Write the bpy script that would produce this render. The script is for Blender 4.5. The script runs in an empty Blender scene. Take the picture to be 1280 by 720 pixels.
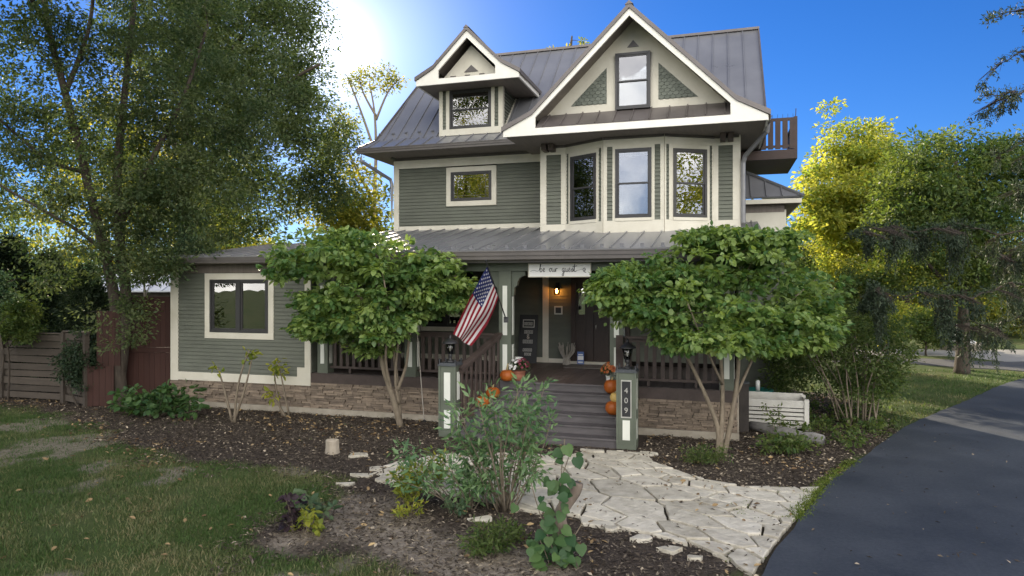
import bpy, math, random
import numpy as np
from mathutils import Vector, Matrix
random.seed(7); RNG = np.random.default_rng(11)
SC = bpy.context.scene; COL = SC.collection
R = math.radians
# ------------------------------------------------------------------ camera, sky, sun, exposure
EYE = 3.0; F = 853.0; CX, CY = 640.0, 356.0
cam_d = bpy.data.cameras.new('camera'); cam = bpy.data.objects.new('camera', cam_d); COL.objects.link(cam)
cam.location = (0, 0, EYE); cam.rotation_euler = (R(90), 0, 0)
cam_d.sensor_width = 36.0; cam_d.lens = F / 1280 * 36.0; cam_d.shift_y = -4.0 / 1280
cam_d.clip_start = 0.05; cam_d.clip_end = 2000
SC.camera = cam
SUN_AZ, SUN_EL = -15.1, 18.5        # degrees from +Y towards +X, and above the horizon
world = bpy.data.worlds.new('World'); SC.world = world; world.use_nodes = True
nt = world.node_tree; nt.nodes.clear()
N = nt.nodes.new; L = nt.links.new
out = N('ShaderNodeOutputWorld'); bg = N('ShaderNodeBackground'); L(bg.outputs[0], out.inputs[0])
sky = N('ShaderNodeTexSky'); sky.sky_type = 'NISHITA'; sky.sun_disc = False
sky.sun_elevation = R(SUN_EL); sky.sun_rotation = R(SUN_AZ)
sky.altitude = 0; sky.air_density = 1.0; sky.dust_density = 0.05; sky.ozone_density = 4.0
hs = N('ShaderNodeHueSaturation'); hs.inputs['Saturation'].default_value = 1.1; hs.inputs['Value'].default_value = 0.56
tint = N('ShaderNodeMix'); tint.data_type = 'RGBA'; tint.blend_type = 'MULTIPLY'; tint.inputs['Factor'].default_value = 1.0
L(sky.outputs[0], tint.inputs['A']); tint.inputs['B'].default_value = (0.64, 0.80, 1.20, 1); L(tint.outputs['Result'], hs.inputs['Color'])
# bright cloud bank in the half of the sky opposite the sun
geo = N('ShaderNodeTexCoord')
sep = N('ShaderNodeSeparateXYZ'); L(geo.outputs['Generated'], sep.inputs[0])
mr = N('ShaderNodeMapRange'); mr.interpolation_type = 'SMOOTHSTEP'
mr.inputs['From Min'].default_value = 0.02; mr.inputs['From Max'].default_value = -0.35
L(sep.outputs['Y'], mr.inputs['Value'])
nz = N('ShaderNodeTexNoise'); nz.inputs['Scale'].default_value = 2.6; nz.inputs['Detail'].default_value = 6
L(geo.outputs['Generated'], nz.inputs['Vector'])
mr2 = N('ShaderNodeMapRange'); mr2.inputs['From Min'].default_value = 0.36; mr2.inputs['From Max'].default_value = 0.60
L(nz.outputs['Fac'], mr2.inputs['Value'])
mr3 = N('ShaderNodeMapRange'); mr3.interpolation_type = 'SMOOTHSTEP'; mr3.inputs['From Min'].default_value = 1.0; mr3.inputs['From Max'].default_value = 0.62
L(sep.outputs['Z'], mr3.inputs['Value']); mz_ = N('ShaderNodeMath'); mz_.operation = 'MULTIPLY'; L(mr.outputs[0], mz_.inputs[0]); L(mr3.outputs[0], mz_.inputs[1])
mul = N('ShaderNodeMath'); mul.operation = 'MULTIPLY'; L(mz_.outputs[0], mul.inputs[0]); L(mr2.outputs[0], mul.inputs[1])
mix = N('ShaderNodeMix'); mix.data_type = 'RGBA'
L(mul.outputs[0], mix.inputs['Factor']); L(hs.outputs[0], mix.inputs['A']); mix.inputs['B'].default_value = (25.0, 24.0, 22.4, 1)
# bright aureole of the low sun
sdir = Vector((math.sin(R(SUN_AZ)) * math.cos(R(SUN_EL)), math.cos(R(SUN_AZ)) * math.cos(R(SUN_EL)), math.sin(R(SUN_EL))))
vd = N('ShaderNodeVectorMath'); vd.operation = 'DOT_PRODUCT'; L(geo.outputs['Generated'], vd.inputs[0]); vd.inputs[1].default_value = sdir
mxd = N('ShaderNodeMath'); mxd.operation = 'MAXIMUM'; L(vd.outputs['Value'], mxd.inputs[0]); mxd.inputs[1].default_value = 0.0
aur = None
for e_, k_ in ((900.0, 7.0), (110.0, 3.0), (28.0, 0.9)):
    p_ = N('ShaderNodeMath'); p_.operation = 'POWER'; L(mxd.outputs[0], p_.inputs[0]); p_.inputs[1].default_value = e_
    q_ = N('ShaderNodeMath'); q_.operation = 'MULTIPLY_ADD'; L(p_.outputs[0], q_.inputs[0]); q_.inputs[1].default_value = k_
    if aur is None: q_.inputs[2].default_value = 0.0
    else: L(aur.outputs[0], q_.inputs[2])
    aur = q_
av = N('ShaderNodeMix'); av.data_type = 'RGBA'; av.blend_type = 'ADD'; av.inputs['Factor'].default_value = 1.0
cmb = N('ShaderNodeCombineColor'); [L(aur.outputs[0], cmb.inputs[i]) for i in range(3)]
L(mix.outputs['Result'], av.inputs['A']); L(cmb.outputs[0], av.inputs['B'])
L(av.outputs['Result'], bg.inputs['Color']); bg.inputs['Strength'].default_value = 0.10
sd = bpy.data.lights.new('sun', 'SUN'); sun = bpy.data.objects.new('sun', sd); COL.objects.link(sun)
sd.energy = 5.0; sd.angle = R(0.5); sd.color = (1.0, 0.86, 0.64)
_d = Vector((math.sin(R(SUN_AZ)) * math.cos(R(SUN_EL)), math.cos(R(SUN_AZ)) * math.cos(R(SUN_EL)), math.sin(R(SUN_EL))))
sun.rotation_euler = _d.to_track_quat('Z', 'Y').to_euler(); sun.location = _d * 80
SC.view_settings.view_transform = 'Standard'; SC.view_settings.look = 'None'
SC.view_settings.exposure = 1.13; SC.view_settings.gamma = 1.0; SC.view_settings.use_curve_mapping = False
SC.cycles.max_bounces = 8; SC.cycles.transparent_max_bounces = 16

# ------------------------------------------------------------------ coordinates
TH = R(16.9); _c, _s = math.cos(TH), math.sin(TH); OX, OY = -1.277, 13.45
def h2w(s, t, z=0.0): return (OX + s * _c + t * _s, OY - s * _s + t * _c, z)
def W(x, y, Y): return np.array(((x - CX) / F * Y, Y, EYE + (CY - y) / F * Y))
def G(x, y, z=0.0):
    Y = F * (EYE - z) / (y - CY); return np.array(((x - CX) / F * Y, Y, z))

# ------------------------------------------------------------------ mesh helpers
class MB:
    def __init__(self): self.v = []; self.f = []; self.a = []; self.cur = 0.5
    def add(self, vs, fs, var=None):
        b = len(self.v); self.v.extend([tuple(map(float, p)) for p in vs])
        for f in fs: self.f.append(tuple(b + i for i in f)); self.a.append(self.cur if var is None else var)
    def hexa(self, p, var=None):   # p: 4 bottom + 4 top
        self.add(p, [(3, 2, 1, 0), (4, 5, 6, 7), (0, 1, 5, 4), (1, 2, 6, 5), (2, 3, 7, 6), (3, 0, 4, 7)], var)
    def box(self, x0, x1, y0, y1, z0, z1, var=None):
        self.hexa([(x0, y0, z0), (x1, y0, z0), (x1, y1, z0), (x0, y1, z0), (x0, y0, z1), (x1, y0, z1), (x1, y1, z1), (x0, y1, z1)], var)
    def obox(self, p0, p1, z0, z1, a, b, var=None):   # board along a plan segment, from outset a to outset b (outward = towards -t)
        d = np.array(p1[:2], float) - np.array(p0[:2], float); d /= np.linalg.norm(d); n = np.array((d[1], -d[0]))
        q = [np.array(p0[:2]) + n * b, np.array(p1[:2]) + n * b, np.array(p1[:2]) + n * a, np.array(p0[:2]) + n * a]
        self.hexa([(*p, z0) for p in q] + [(*p, z1) for p in q], var)
    def beam(self, a, b, w, h, up=(0, 0, 1), var=None):
        a, b = np.array(a, float), np.array(b, float); d = b - a; d /= np.linalg.norm(d)
        s = np.cross(d, up); s /= np.linalg.norm(s); u = np.cross(s, d)
        c = [(-w / 2, -h / 2), (w / 2, -h / 2), (w / 2, h / 2), (-w / 2, h / 2)]
        P = [a + s * x + u * y for x, y in c] + [b + s * x + u * y for x, y in c]
        self.add(P, [(3, 2, 1, 0), (4, 5, 6, 7), (0, 1, 5, 4), (1, 2, 6, 5), (2, 3, 7, 6), (3, 0, 4, 7)], var)
    def prism(self, poly, fn, d0, d1, var=None):   # poly in 2D, fn(x, y, d) -> 3D
        n = len(poly); A = [fn(x, y, d0) for x, y in poly]; B = [fn(x, y, d1) for x, y in poly]
        fs = [tuple(range(n - 1, -1, -1)), tuple(range(n, 2 * n))] + [(i, (i + 1) % n, n + (i + 1) % n, n + i) for i in range(n)]
        self.add(A + B, fs, var)
    def ring(self, outer, inner, fn, d0, d1):       # closed strip between two loops
        n = len(outer)
        for i in range(n):
            j = (i + 1) % n; q = [outer[i], outer[j], inner[j], inner[i]]
            if abs(q[0][0] - q[1][0]) + abs(q[0][1] - q[1][1]) < 1e-6 and abs(q[2][0] - q[3][0]) + abs(q[2][1] - q[3][1]) < 1e-6: continue
            self.prism(q, fn, d0, d1)
    def tube(self, pts, rad, n=6, var=None, cap=True):
        pts = np.asarray(pts, float); k = len(pts); rad = np.broadcast_to(np.asarray(rad, float), (k,))
        T = np.gradient(pts, axis=0); T /= np.linalg.norm(T, axis=1)[:, None] + 1e-9
        ref = np.array((0, 0, 1.0)) if abs(T[:, 2]).mean() < 0.8 else np.array((1.0, 0, 0))
        S = np.cross(T, ref); S /= np.linalg.norm(S, axis=1)[:, None] + 1e-9; U = np.cross(S, T)
        an = np.arange(n) * 2 * math.pi / n
        V = pts[:, None] + rad[:, None, None] * (np.cos(an)[None, :, None] * S[:, None] + np.sin(an)[None, :, None] * U[:, None])
        fs = [(i * n + j, i * n + (j + 1) % n, (i + 1) * n + (j + 1) % n, (i + 1) * n + j) for i in range(k - 1) for j in range(n)]
        if cap: fs += [tuple(range(n - 1, -1, -1)), tuple(range((k - 1) * n, k * n))]
        self.add(V.reshape(-1, 3), fs, var)
    def lathe(self, prof, c=(0, 0, 0), n=16, rib=None, var=None):
        vs = []; k = len(prof)
        for r, z in prof:
            for j in range(n):
                a = 2 * math.pi * j / n; q = r * (1 + (rib(a) if rib else 0)); vs.append((c[0] + q * math.cos(a), c[1] + q * math.sin(a), c[2] + z))
        fs = [(i * n + j, i * n + (j + 1) % n, (i + 1) * n + (j + 1) % n, (i + 1) * n + j) for i in range(k - 1) for j in range(n)]
        fs += [tuple(range(n - 1, -1, -1)), tuple(range((k - 1) * n, k * n))]
        self.add(vs, fs, var)
    def build(self, name, mat, parent=None, smooth=False):
        if not self.v: return None
        me = bpy.data.meshes.new(name); me.from_pydata(self.v, [], self.f)
        me.attributes.new('var', 'FLOAT', 'FACE').data.foreach_set('value', np.array(self.a, np.float32))
        if smooth: me.polygons.foreach_set('use_smooth', [True] * len(me.polygons))
        return link(name, me, mat, parent)
def link(name, me, mat, parent=None):
    me.materials.append(mat); o = bpy.data.objects.new(name, me); COL.objects.link(o)
    if parent is not None: o.parent = parent
    return o
def thing(name, label, cat, loc=(0, 0, 0), rz=0.0, group=None):
    o = bpy.data.objects.new(name, None); COL.objects.link(o); o.empty_display_size = 0.1
    o.location = tuple(map(float, loc)); o.rotation_euler = (0, 0, rz); return tag(o, label, cat, group)
def tag(o, label=None, cat=None, group=None, kind=None):
    for k, v in (('label', label), ('category', cat), ('group', group), ('kind', kind)):
        if v: o[k] = v
    return o
def hthing(name, label, cat, s, t, z, group=None): return thing(name, label, cat, h2w(s, t, z), -TH, group)
def npmesh(name, V, FA, mat, parent=None, var=None, smooth=False):   # numpy triangles or quads
    me = bpy.data.meshes.new(name); nf, k = FA.shape
    me.vertices.add(len(V)); me.vertices.foreach_set('co', np.ascontiguousarray(V, np.float32).ravel())
    me.loops.add(nf * k); me.loops.foreach_set('vertex_index', np.ascontiguousarray(FA, np.int32).ravel())
    me.polygons.add(nf); me.polygons.foreach_set('loop_start', np.arange(0, nf * k, k, dtype=np.int32))
    me.polygons.foreach_set('loop_total', np.full(nf, k, np.int32))
    if var is not None: me.attributes.new('var', 'FLOAT', 'FACE').data.foreach_set('value', np.ascontiguousarray(var, np.float32))
    if smooth: me.polygons.foreach_set('use_smooth', np.ones(nf, bool))
    me.update(calc_edges=True); return link(name, me, mat, parent)
def vnoise(x, y, seed=0):
    xi, yi = np.floor(x).astype(np.int64), np.floor(y).astype(np.int64); xf, yf = x - xi, y - yi
    def h(a, b):
        n = (a * 374761393 + b * 668265263 + seed * 974634777) & 0x7fffffff
        n = ((n ^ (n >> 13)) * 1274126177) & 0x7fffffff; return ((n ^ (n >> 16)) & 0xffff) / 65535.0
    u, v = xf * xf * (3 - 2 * xf), yf * yf * (3 - 2 * yf)
    return (h(xi, yi) * (1 - u) + h(xi + 1, yi) * u) * (1 - v) + (h(xi, yi + 1) * (1 - u) + h(xi + 1, yi + 1) * u) * v
def fbm(x, y, seed=0): return 0.55 * vnoise(x, y, seed) + 0.28 * vnoise(x * 2.1, y * 2.1, seed + 1) + 0.17 * vnoise(x * 4.3, y * 4.3, seed + 2)
def sdist(poly, X, Y):   # >0 inside
    P = np.asarray(poly, float)[:, :2]; ins = np.zeros(X.shape, bool); D = np.full(X.shape, 1e9)
    for (x0, y0), (x1, y1) in zip(P, np.roll(P, -1, 0)):
        c = ((y0 > Y) != (y1 > Y)); xx = (x1 - x0) * (Y - y0) / (y1 - y0 + 1e-12) + x0; ins ^= c & (X < xx)
        dx, dy = x1 - x0, y1 - y0; q = np.clip(((X - x0) * dx + (Y - y0) * dy) / (dx * dx + dy * dy + 1e-12), 0, 1)
        D = np.minimum(D, np.hypot(X - x0 - q * dx, Y - y0 - q * dy))
    return np.where(ins, D, -D)

# ------------------------------------------------------------------ materials
def new_mat(name):
    m = bpy.data.materials.new(name); m.use_nodes = True; t = m.node_tree; t.nodes.clear()
    o = t.nodes.new('ShaderNodeOutputMaterial'); return m, t, o
def c4(c): return (c[0], c[1], c[2], 1.0)
def pmat(name, col, col2=None, rough=0.6, scale=3.0, bump=0.0, bscale=30.0, metal=0.0, spec=0.4, face=0.0, stretch=(1, 1, 1), emit=None, coat=0.0):
    """painted / wooden / stony surface: two base colours mixed by noise (and by the per-face value), fine bump"""
    m, t, o = new_mat(name); n = t.nodes.new; l = t.links.new
    b = n('ShaderNodeBsdfPrincipled'); l(b.outputs[0], o.inputs[0])
    if col2 is None: col2 = tuple(min(1, x * 1.22) for x in col); col = tuple(x * 0.84 for x in col)
    tc = n('ShaderNodeTexCoord'); mp = n('ShaderNodeMapping'); mp.inputs['Scale'].default_value = stretch; l(tc.outputs['Object'], mp.inputs[0])
    z = n('ShaderNodeTexNoise'); z.inputs['Scale'].default_value = scale; z.inputs['Detail'].default_value = 7; z.inputs['Roughness'].default_value = 0.62; l(mp.outputs[0], z.inputs['Vector'])
    r = n('ShaderNodeMapRange'); r.inputs['From Min'].default_value = 0.3; r.inputs['From Max'].default_value = 0.7; l(z.outputs['Fac'], r.inputs['Value'])
    fac = r.outputs[0]
    if face > 0:
        at = n('ShaderNodeAttribute'); at.attribute_name = 'var'; mx = n('ShaderNodeMix'); mx.inputs['Factor'].default_value = face
        l(fac, mx.inputs['A']); l(at.outputs['Fac'], mx.inputs['B']); fac = mx.outputs['Result']
    cm = n('ShaderNodeMix'); cm.data_type = 'RGBA'; cm.inputs['A'].default_value = c4(col); cm.inputs['B'].default_value = c4(col2)
    l(fac, cm.inputs['Factor']); l(cm.outputs['Result'], b.inputs['Base Color'])
    rr = n('ShaderNodeMapRange'); rr.inputs['To Min'].default_value = max(0.02, rough - 0.1); rr.inputs['To Max'].default_value = min(1, rough + 0.1); l(z.outputs['Fac'], rr.inputs['Value']); l(rr.outputs[0], b.inputs['Roughness'])
    b.inputs['Metallic'].default_value = metal; b.inputs['Specular IOR Level'].default_value = spec; b.inputs['Coat Weight'].default_value = coat
    if bump > 0:
        z2 = n('ShaderNodeTexNoise'); z2.inputs['Scale'].default_value = bscale; z2.inputs['Detail'].default_value = 5; l(mp.outputs[0], z2.inputs['Vector'])
        bp = n('ShaderNodeBump'); bp.inputs['Strength'].default_value = bump; bp.inputs['Distance'].default_value = 0.02; l(z2.outputs['Fac'], bp.inputs['Height']); l(bp.outputs[0], b.inputs['Normal'])
    if emit: b.inputs['Emission Color'].default_value = c4(emit[0]); b.inputs['Emission Strength'].default_value = emit[1]
    return m
def leaf_mat(name, a, b, trans=0.45, tcol=None, rough=0.55, spec=0.25):
    m, t, o = new_mat(name); n = t.nodes.new; l = t.links.new
    at = n('ShaderNodeAttribute'); at.attribute_name = 'var'
    cr = n('ShaderNodeMix'); cr.data_type = 'RGBA'; cr.inputs['A'].default_value = c4(a); cr.inputs['B'].default_value = c4(b); l(at.outputs['Fac'], cr.inputs['Factor'])
    p = n('ShaderNodeBsdfPrincipled'); p.inputs['Roughness'].default_value = rough; p.inputs['Specular IOR Level'].default_value = spec; l(cr.outputs['Result'], p.inputs['Base Color'])
    tr = n('ShaderNodeBsdfTranslucent'); mu = n('ShaderNodeMix'); mu.data_type = 'RGBA'; mu.blend_type = 'MULTIPLY'; mu.inputs['Factor'].default_value = 1.0
    l(cr.outputs['Result'], mu.inputs['A']); mu.inputs['B'].default_value = c4(tcol or (1.9, 1.8, 0.7)); l(mu.outputs['Result'], tr.inputs['Color'])
    mx = n('ShaderNodeMixShader'); mx.inputs[0].default_value = trans; l(p.outputs[0], mx.inputs[1]); l(tr.outputs[0], mx.inputs[2]); l(mx.outputs[0], o.inputs[0])
    return m
def glass_mat(name, tint=(0.75, 0.78, 0.78), ior=2.5, rough=0.0, wav=0.0):
    m, t, o = new_mat(name); n = t.nodes.new; l = t.links.new
    tr = n('ShaderNodeBsdfTransparent'); tr.inputs[0].default_value = c4(tint); g = n('ShaderNodeBsdfGlossy'); g.inputs['Roughness'].default_value = rough
    fr = n('ShaderNodeFresnel'); fr.inputs[0].default_value = ior
    if wav > 0:
        tc = n('ShaderNodeTexCoord'); z = n('ShaderNodeTexNoise'); z.inputs['Scale'].default_value = 1.7; l(tc.outputs['Object'], z.inputs['Vector'])
        bp = n('ShaderNodeBump'); bp.inputs['Strength'].default_value = wav; bp.inputs['Distance'].default_value = 0.02; l(z.outputs['Fac'], bp.inputs['Height']); l(bp.outputs[0], g.inputs['Normal'])
    mx = n('ShaderNodeMixShader'); l(fr.outputs[0], mx.inputs[0]); l(tr.outputs[0], mx.inputs[1]); l(g.outputs[0], mx.inputs[2]); l(mx.outputs[0], o.inputs[0])
    return m
M = dict(
    siding=pmat('siding_paint', (0.108, 0.116, 0.092), rough=0.6, scale=1.4, bump=0.15, bscale=60, stretch=(1, 1, 3)),
    trim=pmat('cream_trim', (0.54, 0.51, 0.42), (0.65, 0.62, 0.53), rough=0.55, scale=2.0, bump=0.12, bscale=40),
    fascia=pmat('white_fascia', (0.74, 0.72, 0.65), (0.82, 0.80, 0.74), rough=0.5, scale=2.5, bump=0.15, bscale=25),
    metal=pmat('standing_seam_metal', (0.180, 0.182, 0.193), (0.240, 0.242, 0.256), rough=0.31, scale=0.7, metal=0.25, spec=0.5, bump=0.05, bscale=2.5),
    rake=pmat('rake_metal', (0.13, 0.115, 0.11), rough=0.42, scale=2.0, metal=0.2, spec=0.5),
    gutter=pmat('gutter_metal', (0.085, 0.075, 0.07), rough=0.4, spec=0.5),
    spout=pmat('downspout_metal', (0.20, 0.20, 0.21), rough=0.4, metal=0.3),
    soffit=pmat('soffit_boards', (0.17, 0.145, 0.125), rough=0.65, scale=2, bump=0.2, bscale=20, stretch=(8, 1, 1)),
    brown=pmat('dark_brown_stain', (0.045, 0.032, 0.028), (0.085, 0.064, 0.056), rough=0.55, scale=3, bump=0.25, bscale=30),
    deck=pmat('deck_boards', (0.060, 0.050, 0.048), (0.12, 0.10, 0.095), rough=0.5, scale=2.5, bump=0.3, bscale=25, face=0.5, stretch=(3, 0.6, 3)),
    step=pmat('step_boards', (0.055, 0.050, 0.054), (0.115, 0.105, 0.108), rough=0.5, scale=3, bump=0.25, bscale=30, stretch=(0.5, 3, 3)),
    green=pmat('green_post_paint', (0.100, 0.115, 0.088), rough=0.5, scale=2, bump=0.1),
    panel=pmat('pale_panel', (0.60, 0.62, 0.56), (0.68, 0.69, 0.63), rough=0.5),
    stone=pmat('ledge_stone', (0.085, 0.066, 0.052), (0.30, 0.235, 0.175), rough=0.8, scale=7, bump=0.9, bscale=22, face=0.65),
    conc=pmat('foundation_concrete', (0.28, 0.25, 0.20), (0.38, 0.34, 0.28), rough=0.85, scale=5, bump=0.3, bscale=50),
    sash=pmat('dark_sash', (0.028, 0.027, 0.028), rough=0.4, spec=0.5),
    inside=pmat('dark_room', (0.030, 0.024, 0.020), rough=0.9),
    blind=pmat('blind_slats', (0.62, 0.58, 0.48), rough=0.6),
    door=pmat('dark_door_wood', (0.030, 0.018, 0.013), (0.060, 0.036, 0.026), rough=0.4, scale=6, stretch=(6, 1, 0.6), bump=0.1),
    scales=pmat('fish_scale_shingles', (0.105, 0.118, 0.098), (0.17, 0.185, 0.155), rough=0.7, face=0.7, scale=5),
    black=pmat('black_iron', (0.022, 0.022, 0.024), rough=0.4, spec=0.5),
    white=pmat('white_paint', (0.78, 0.78, 0.76), (0.84, 0.84, 0.82), rough=0.5),
    glass=glass_mat('window_glass', wav=0.05, ior=3.2),
    bark=pmat('grey_brown_bark', (0.034, 0.027, 0.021), (0.085, 0.068, 0.053), rough=0.9, scale=9, bump=1.0, bscale=18, stretch=(2.5, 2.5, 0.5)),
    bark2=pmat('smooth_tan_bark', (0.13, 0.105, 0.075), (0.23, 0.19, 0.14), rough=0.85, scale=8, bump=0.6, bscale=25, stretch=(2, 2, 0.7)),
    barkw=pmat('pale_sapling_bark', (0.30, 0.27, 0.23), (0.46, 0.43, 0.38), rough=0.8, scale=12, bump=0.4, bscale=25),
    weathered=pmat('weathered_planks', (0.036, 0.029, 0.023), (0.085, 0.068, 0.054), rough=0.85, scale=3, face=0.5, bump=0.5, bscale=20, stretch=(0.5, 0.5, 6)),
    redwood=pmat('red_brown_boards', (0.032, 0.012, 0.009), (0.056, 0.022, 0.016), rough=0.75, scale=3, face=0.4, bump=0.3, bscale=25, stretch=(6, 6, 0.5)),
)
# ------------------------------------------------------------------ the house (local axes: s along the front, t towards the back, z up)
HOUSE = thing('house', 'large grey green clapboard house with metal roof, bay windows and front porch', 'house', h2w(0, 0, 0), -TH)
ST = lambda x, y, d: (x, d, y)          # profile in (s, z) pushed along t
TS = lambda x, y, d: (d, x, y)          # profile in (t, z) pushed along s
PL = lambda x, y, d: (x, y, d)          # plan (s, t) pushed along z
def siding(mb, p0, p1, z0, z1, pitch=0.092, out=0.0):
    d = np.array(p1, float) - np.array(p0, float); d /= np.linalg.norm(d); n = np.array((d[1], -d[0]))
    k = max(1, int(math.ceil((z1 - z0) / pitch)))
    for i in range(k):
        a, b = z0 + i * pitch, min(z1, z0 + (i + 1) * pitch); v = random.random()
        lo0, lo1 = np.array(p0) + n * (out + 0.028), np.array(p1) + n * (out + 0.028)
        hi0, hi1 = np.array(p0) + n * (out + 0.004), np.array(p1) + n * (out + 0.004)
        mb.add([(*lo0, a), (*lo1, a), (*hi1, b), (*hi0, b), (*(lo0 - n * 0.024), a), (*(lo1 - n * 0.024), a)], [(0, 1, 2, 3), (4, 5, 1, 0)], v)
def seam_roof(mb, C, spacing=0.40, th=0.06, off=0.2, guards=False, rib_h=0.035):
    C = [np.array(c, float) for c in C]; u = C[1] - C[0]; u /= np.linalg.norm(u); n = np.cross(u, C[-1] - C[0]); n /= np.linalg.norm(n)
    if n[2] < 0: n = -n
    w = np.cross(n, u); w *= np.sign(np.dot(w, C[-1] - C[0]))
    P2 = [(np.dot(c - C[0], u), np.dot(c - C[0], w)) for c in C]; k = len(C)
    mb.add(C + [c - n * th for c in C], [tuple(range(k)), tuple(range(2 * k - 1, k - 1, -1))] + [(i, k + i, k + (i + 1) % k, (i + 1) % k) for i in range(k)], 0.5)
    q = min(p[0] for p in P2) + off; q1 = max(p[0] for p in P2)
    while q < q1 - 0.03:
        ws = []
        for (x0, y0), (x1, y1) in zip(P2, P2[1:] + P2[:1]):
            if (x0 - q) * (x1 - q) < 0: ws.append(y0 + (y1 - y0) * (q - x0) / (x1 - x0))
        if len(ws) >= 2 and max(ws) - min(ws) > 0.05:
            a = C[0] + u * q + w * min(ws) + n * (rib_h / 2 - 0.003); b = C[0] + u * q + w * max(ws) + n * (rib_h / 2 - 0.003)
            mb.beam(a, b, 0.022, rib_h, up=n)
            if guards and max(ws) > 0.5:
                g = C[0] + u * (q - spacing / 2) + w * (min(ws) + 0.28) + n * 0.03; mb.beam(g - u * 0.035, g + u * 0.035, 0.05, 0.06, up=n)
        q += spacing
    return mb
# --- solid bodies behind the cladding
b = MB()
b.box(-3.62, 5.53, 5.45, 11.0, 0, 6.5); b.box(-7.97, -4.05, 1.85, 8.0, 0, 3.5); b.box(0.95, 5.5, 4.62, 5.44, 3.6, 6.45)
b.build('interior_wall', M['inside'], HOUSE)
b = MB()   # plain side and back walls
b.box(5.53, 5.57, 4.1, 11.0, 0.9, 6.5); b.box(-3.66, -3.62, 5.1, 11.0, 0.5, 6.5); b.box(-8.01, -7.97, 1.45, 8.0, 0.62, 3.5); b.box(-3.62, 5.53, 11.0, 11.04, 0, 6.5); b.box(-7.97, -4.05, 8.0, 8.04, 0, 3.5); b.box(-4.05, -4.0, 1.45, 5.05, 0.95, 3.5)
# second floor front, split round the window
ZB = 4.40
for a, c, z0, z1 in ((-3.66, -2.1, ZB, 6.28), (-0.63, 0.87, ZB, 6.28), (-2.1, -0.63, ZB, 5.165)): siding(b, (a, 5.05), (c, 5.05), z0, z1)
# wing front
for a, c, z0, z1 in ((-8.0, -6.99, 0.8, 3.29), (-5.01, -4.12, 0.8, 3.29), (-6.99, -5.01, 0.8, 1.69)): siding(b, (a, 1.41), (c, 1.41), z0, z1)
# wall under the porch
for a, c, z0, z1 in ((-4.0, -2.9, 1.05, 3.42), (-1.3, 1.43, 1.05, 3.42), (-2.9, -1.3, 1.05, 1.72), (2.95, 5.5, 1.05, 3.42)): siding(b, (a, 5.05), (c, 5.05), z0, z1)
siding(b, (-4.0, 5.05), (-4.0, 1.45), 0.95, 3.4)
# bay: plan of the projecting bay
BAY = [(0.87, 4.10), (1.49, 4.10), (2.52, 3.52), (3.92, 3.52), (5.00, 4.10), (5.57, 4.10)]
def lerp2(p, q, f): return (p[0] + (q[0] - p[0]) * f, p[1] + (q[1] - p[1]) * f)
BZ0, BZ1 = 4.50, 6.24
siding(b, (0.99, 4.1), (1.38, 4.1), BZ0, BZ1); siding(b, (5.10, 4.1), (5.45, 4.1), BZ0, BZ1)
WL = (BAY[1], BAY[2]); WR = (BAY[3], BAY[4])
for f0, f1 in ((0.03, 0.09), (0.89, 0.96)): siding(b, lerp2(*WL, f0), lerp2(*WL, f1), BZ0, BZ1)
for f0, f1 in ((0.03, 0.09), (0.91, 0.965)): siding(b, lerp2(*WR, f0), lerp2(*WR, f1), BZ0, BZ1)
siding(b, (2.60, 3.52), (2.74, 3.52), BZ0, BZ1); siding(b, (3.70, 3.52), (3.84, 3.52), BZ0, BZ1)
# bay backing walls (above and below the openings)
for p, q in zip(BAY, BAY[1:]):
    b.obox(p, q, 3.6, 4.5, -0.06, 0.0); b.obox(p, q, 6.22, 6.5, -0.06, 0.0)
b.build('wall', M['siding'], HOUSE)
# --- cream trim boards
b = MB()
def bd(p, q, z0, z1, a=0.0, c=0.032): b.obox(p, q, z0, z1, a, c)
T5 = 5.05
bd((-3.69, T5), (0.868, T5), 6.27, 6.50); bd((-3.69, T5), (-3.53, T5), 4.30, 6.268); bd((-3.52, T5), (0.865, T5), 4.36, 4.64, 0.0, 0.034)
b.box(-3.69, -3.662, 5.05, 5.2, 4.3, 6.5)
for p, q in zip(BAY, BAY[1:]):
    bd(p, q, 6.24, 6.47); bd(p, q, 4.18, 4.50)
bd((0.86, 4.1), (0.995, 4.1), 4.503, 6.238); bd((1.37, 4.1), (1.485, 4.1), 4.503, 6.238); bd((5.01, 4.1), (5.11, 4.1), 4.503, 6.238); bd((5.43, 4.1), (5.572, 4.1), 4.503, 6.238)
b.box(5.571, 5.60, 4.07, 4.25, 4.15, 6.47); b.box(0.838, 0.868, 4.07, 5.02, 4.3, 6.45)
for f0, f1 in ((0.0, 0.032), (0.088, 0.15), (0.83, 0.892), (0.958, 1.0)): bd(lerp2(*WL, f0), lerp2(*WL, f1), 4.503, 6.238, 0.0, 0.028)
for f0, f1 in ((0.0, 0.032), (0.088, 0.17), (0.85, 0.912), (0.963, 1.0)): bd(lerp2(*WR, f0), lerp2(*WR, f1), 4.503, 6.238, 0.0, 0.028)
for a, c in ((2.52, 2.605), (2.735, 2.80), (3.635, 3.705), (3.835, 3.92)): bd((a, 3.52), (c, 3.52), 4.503, 6.238, 0.0, 0.028)
# wing trim
Wt = 1.41
bd((-8.03, Wt), (-7.80, Wt), 0.62, 3.30); bd((-7.80, Wt), (-4.35, Wt), 0.64, 0.84, 0.0, 0.034); bd((-4.16, Wt), (-4.0, Wt), 1.06, 3.29)
bd((-4.36, Wt), (-4.0, Wt), 0.64, 1.06, 0.0, 0.036); b.box(-8.03, -8.0, Wt, Wt + 0.15, 0.62, 3.3)
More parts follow.
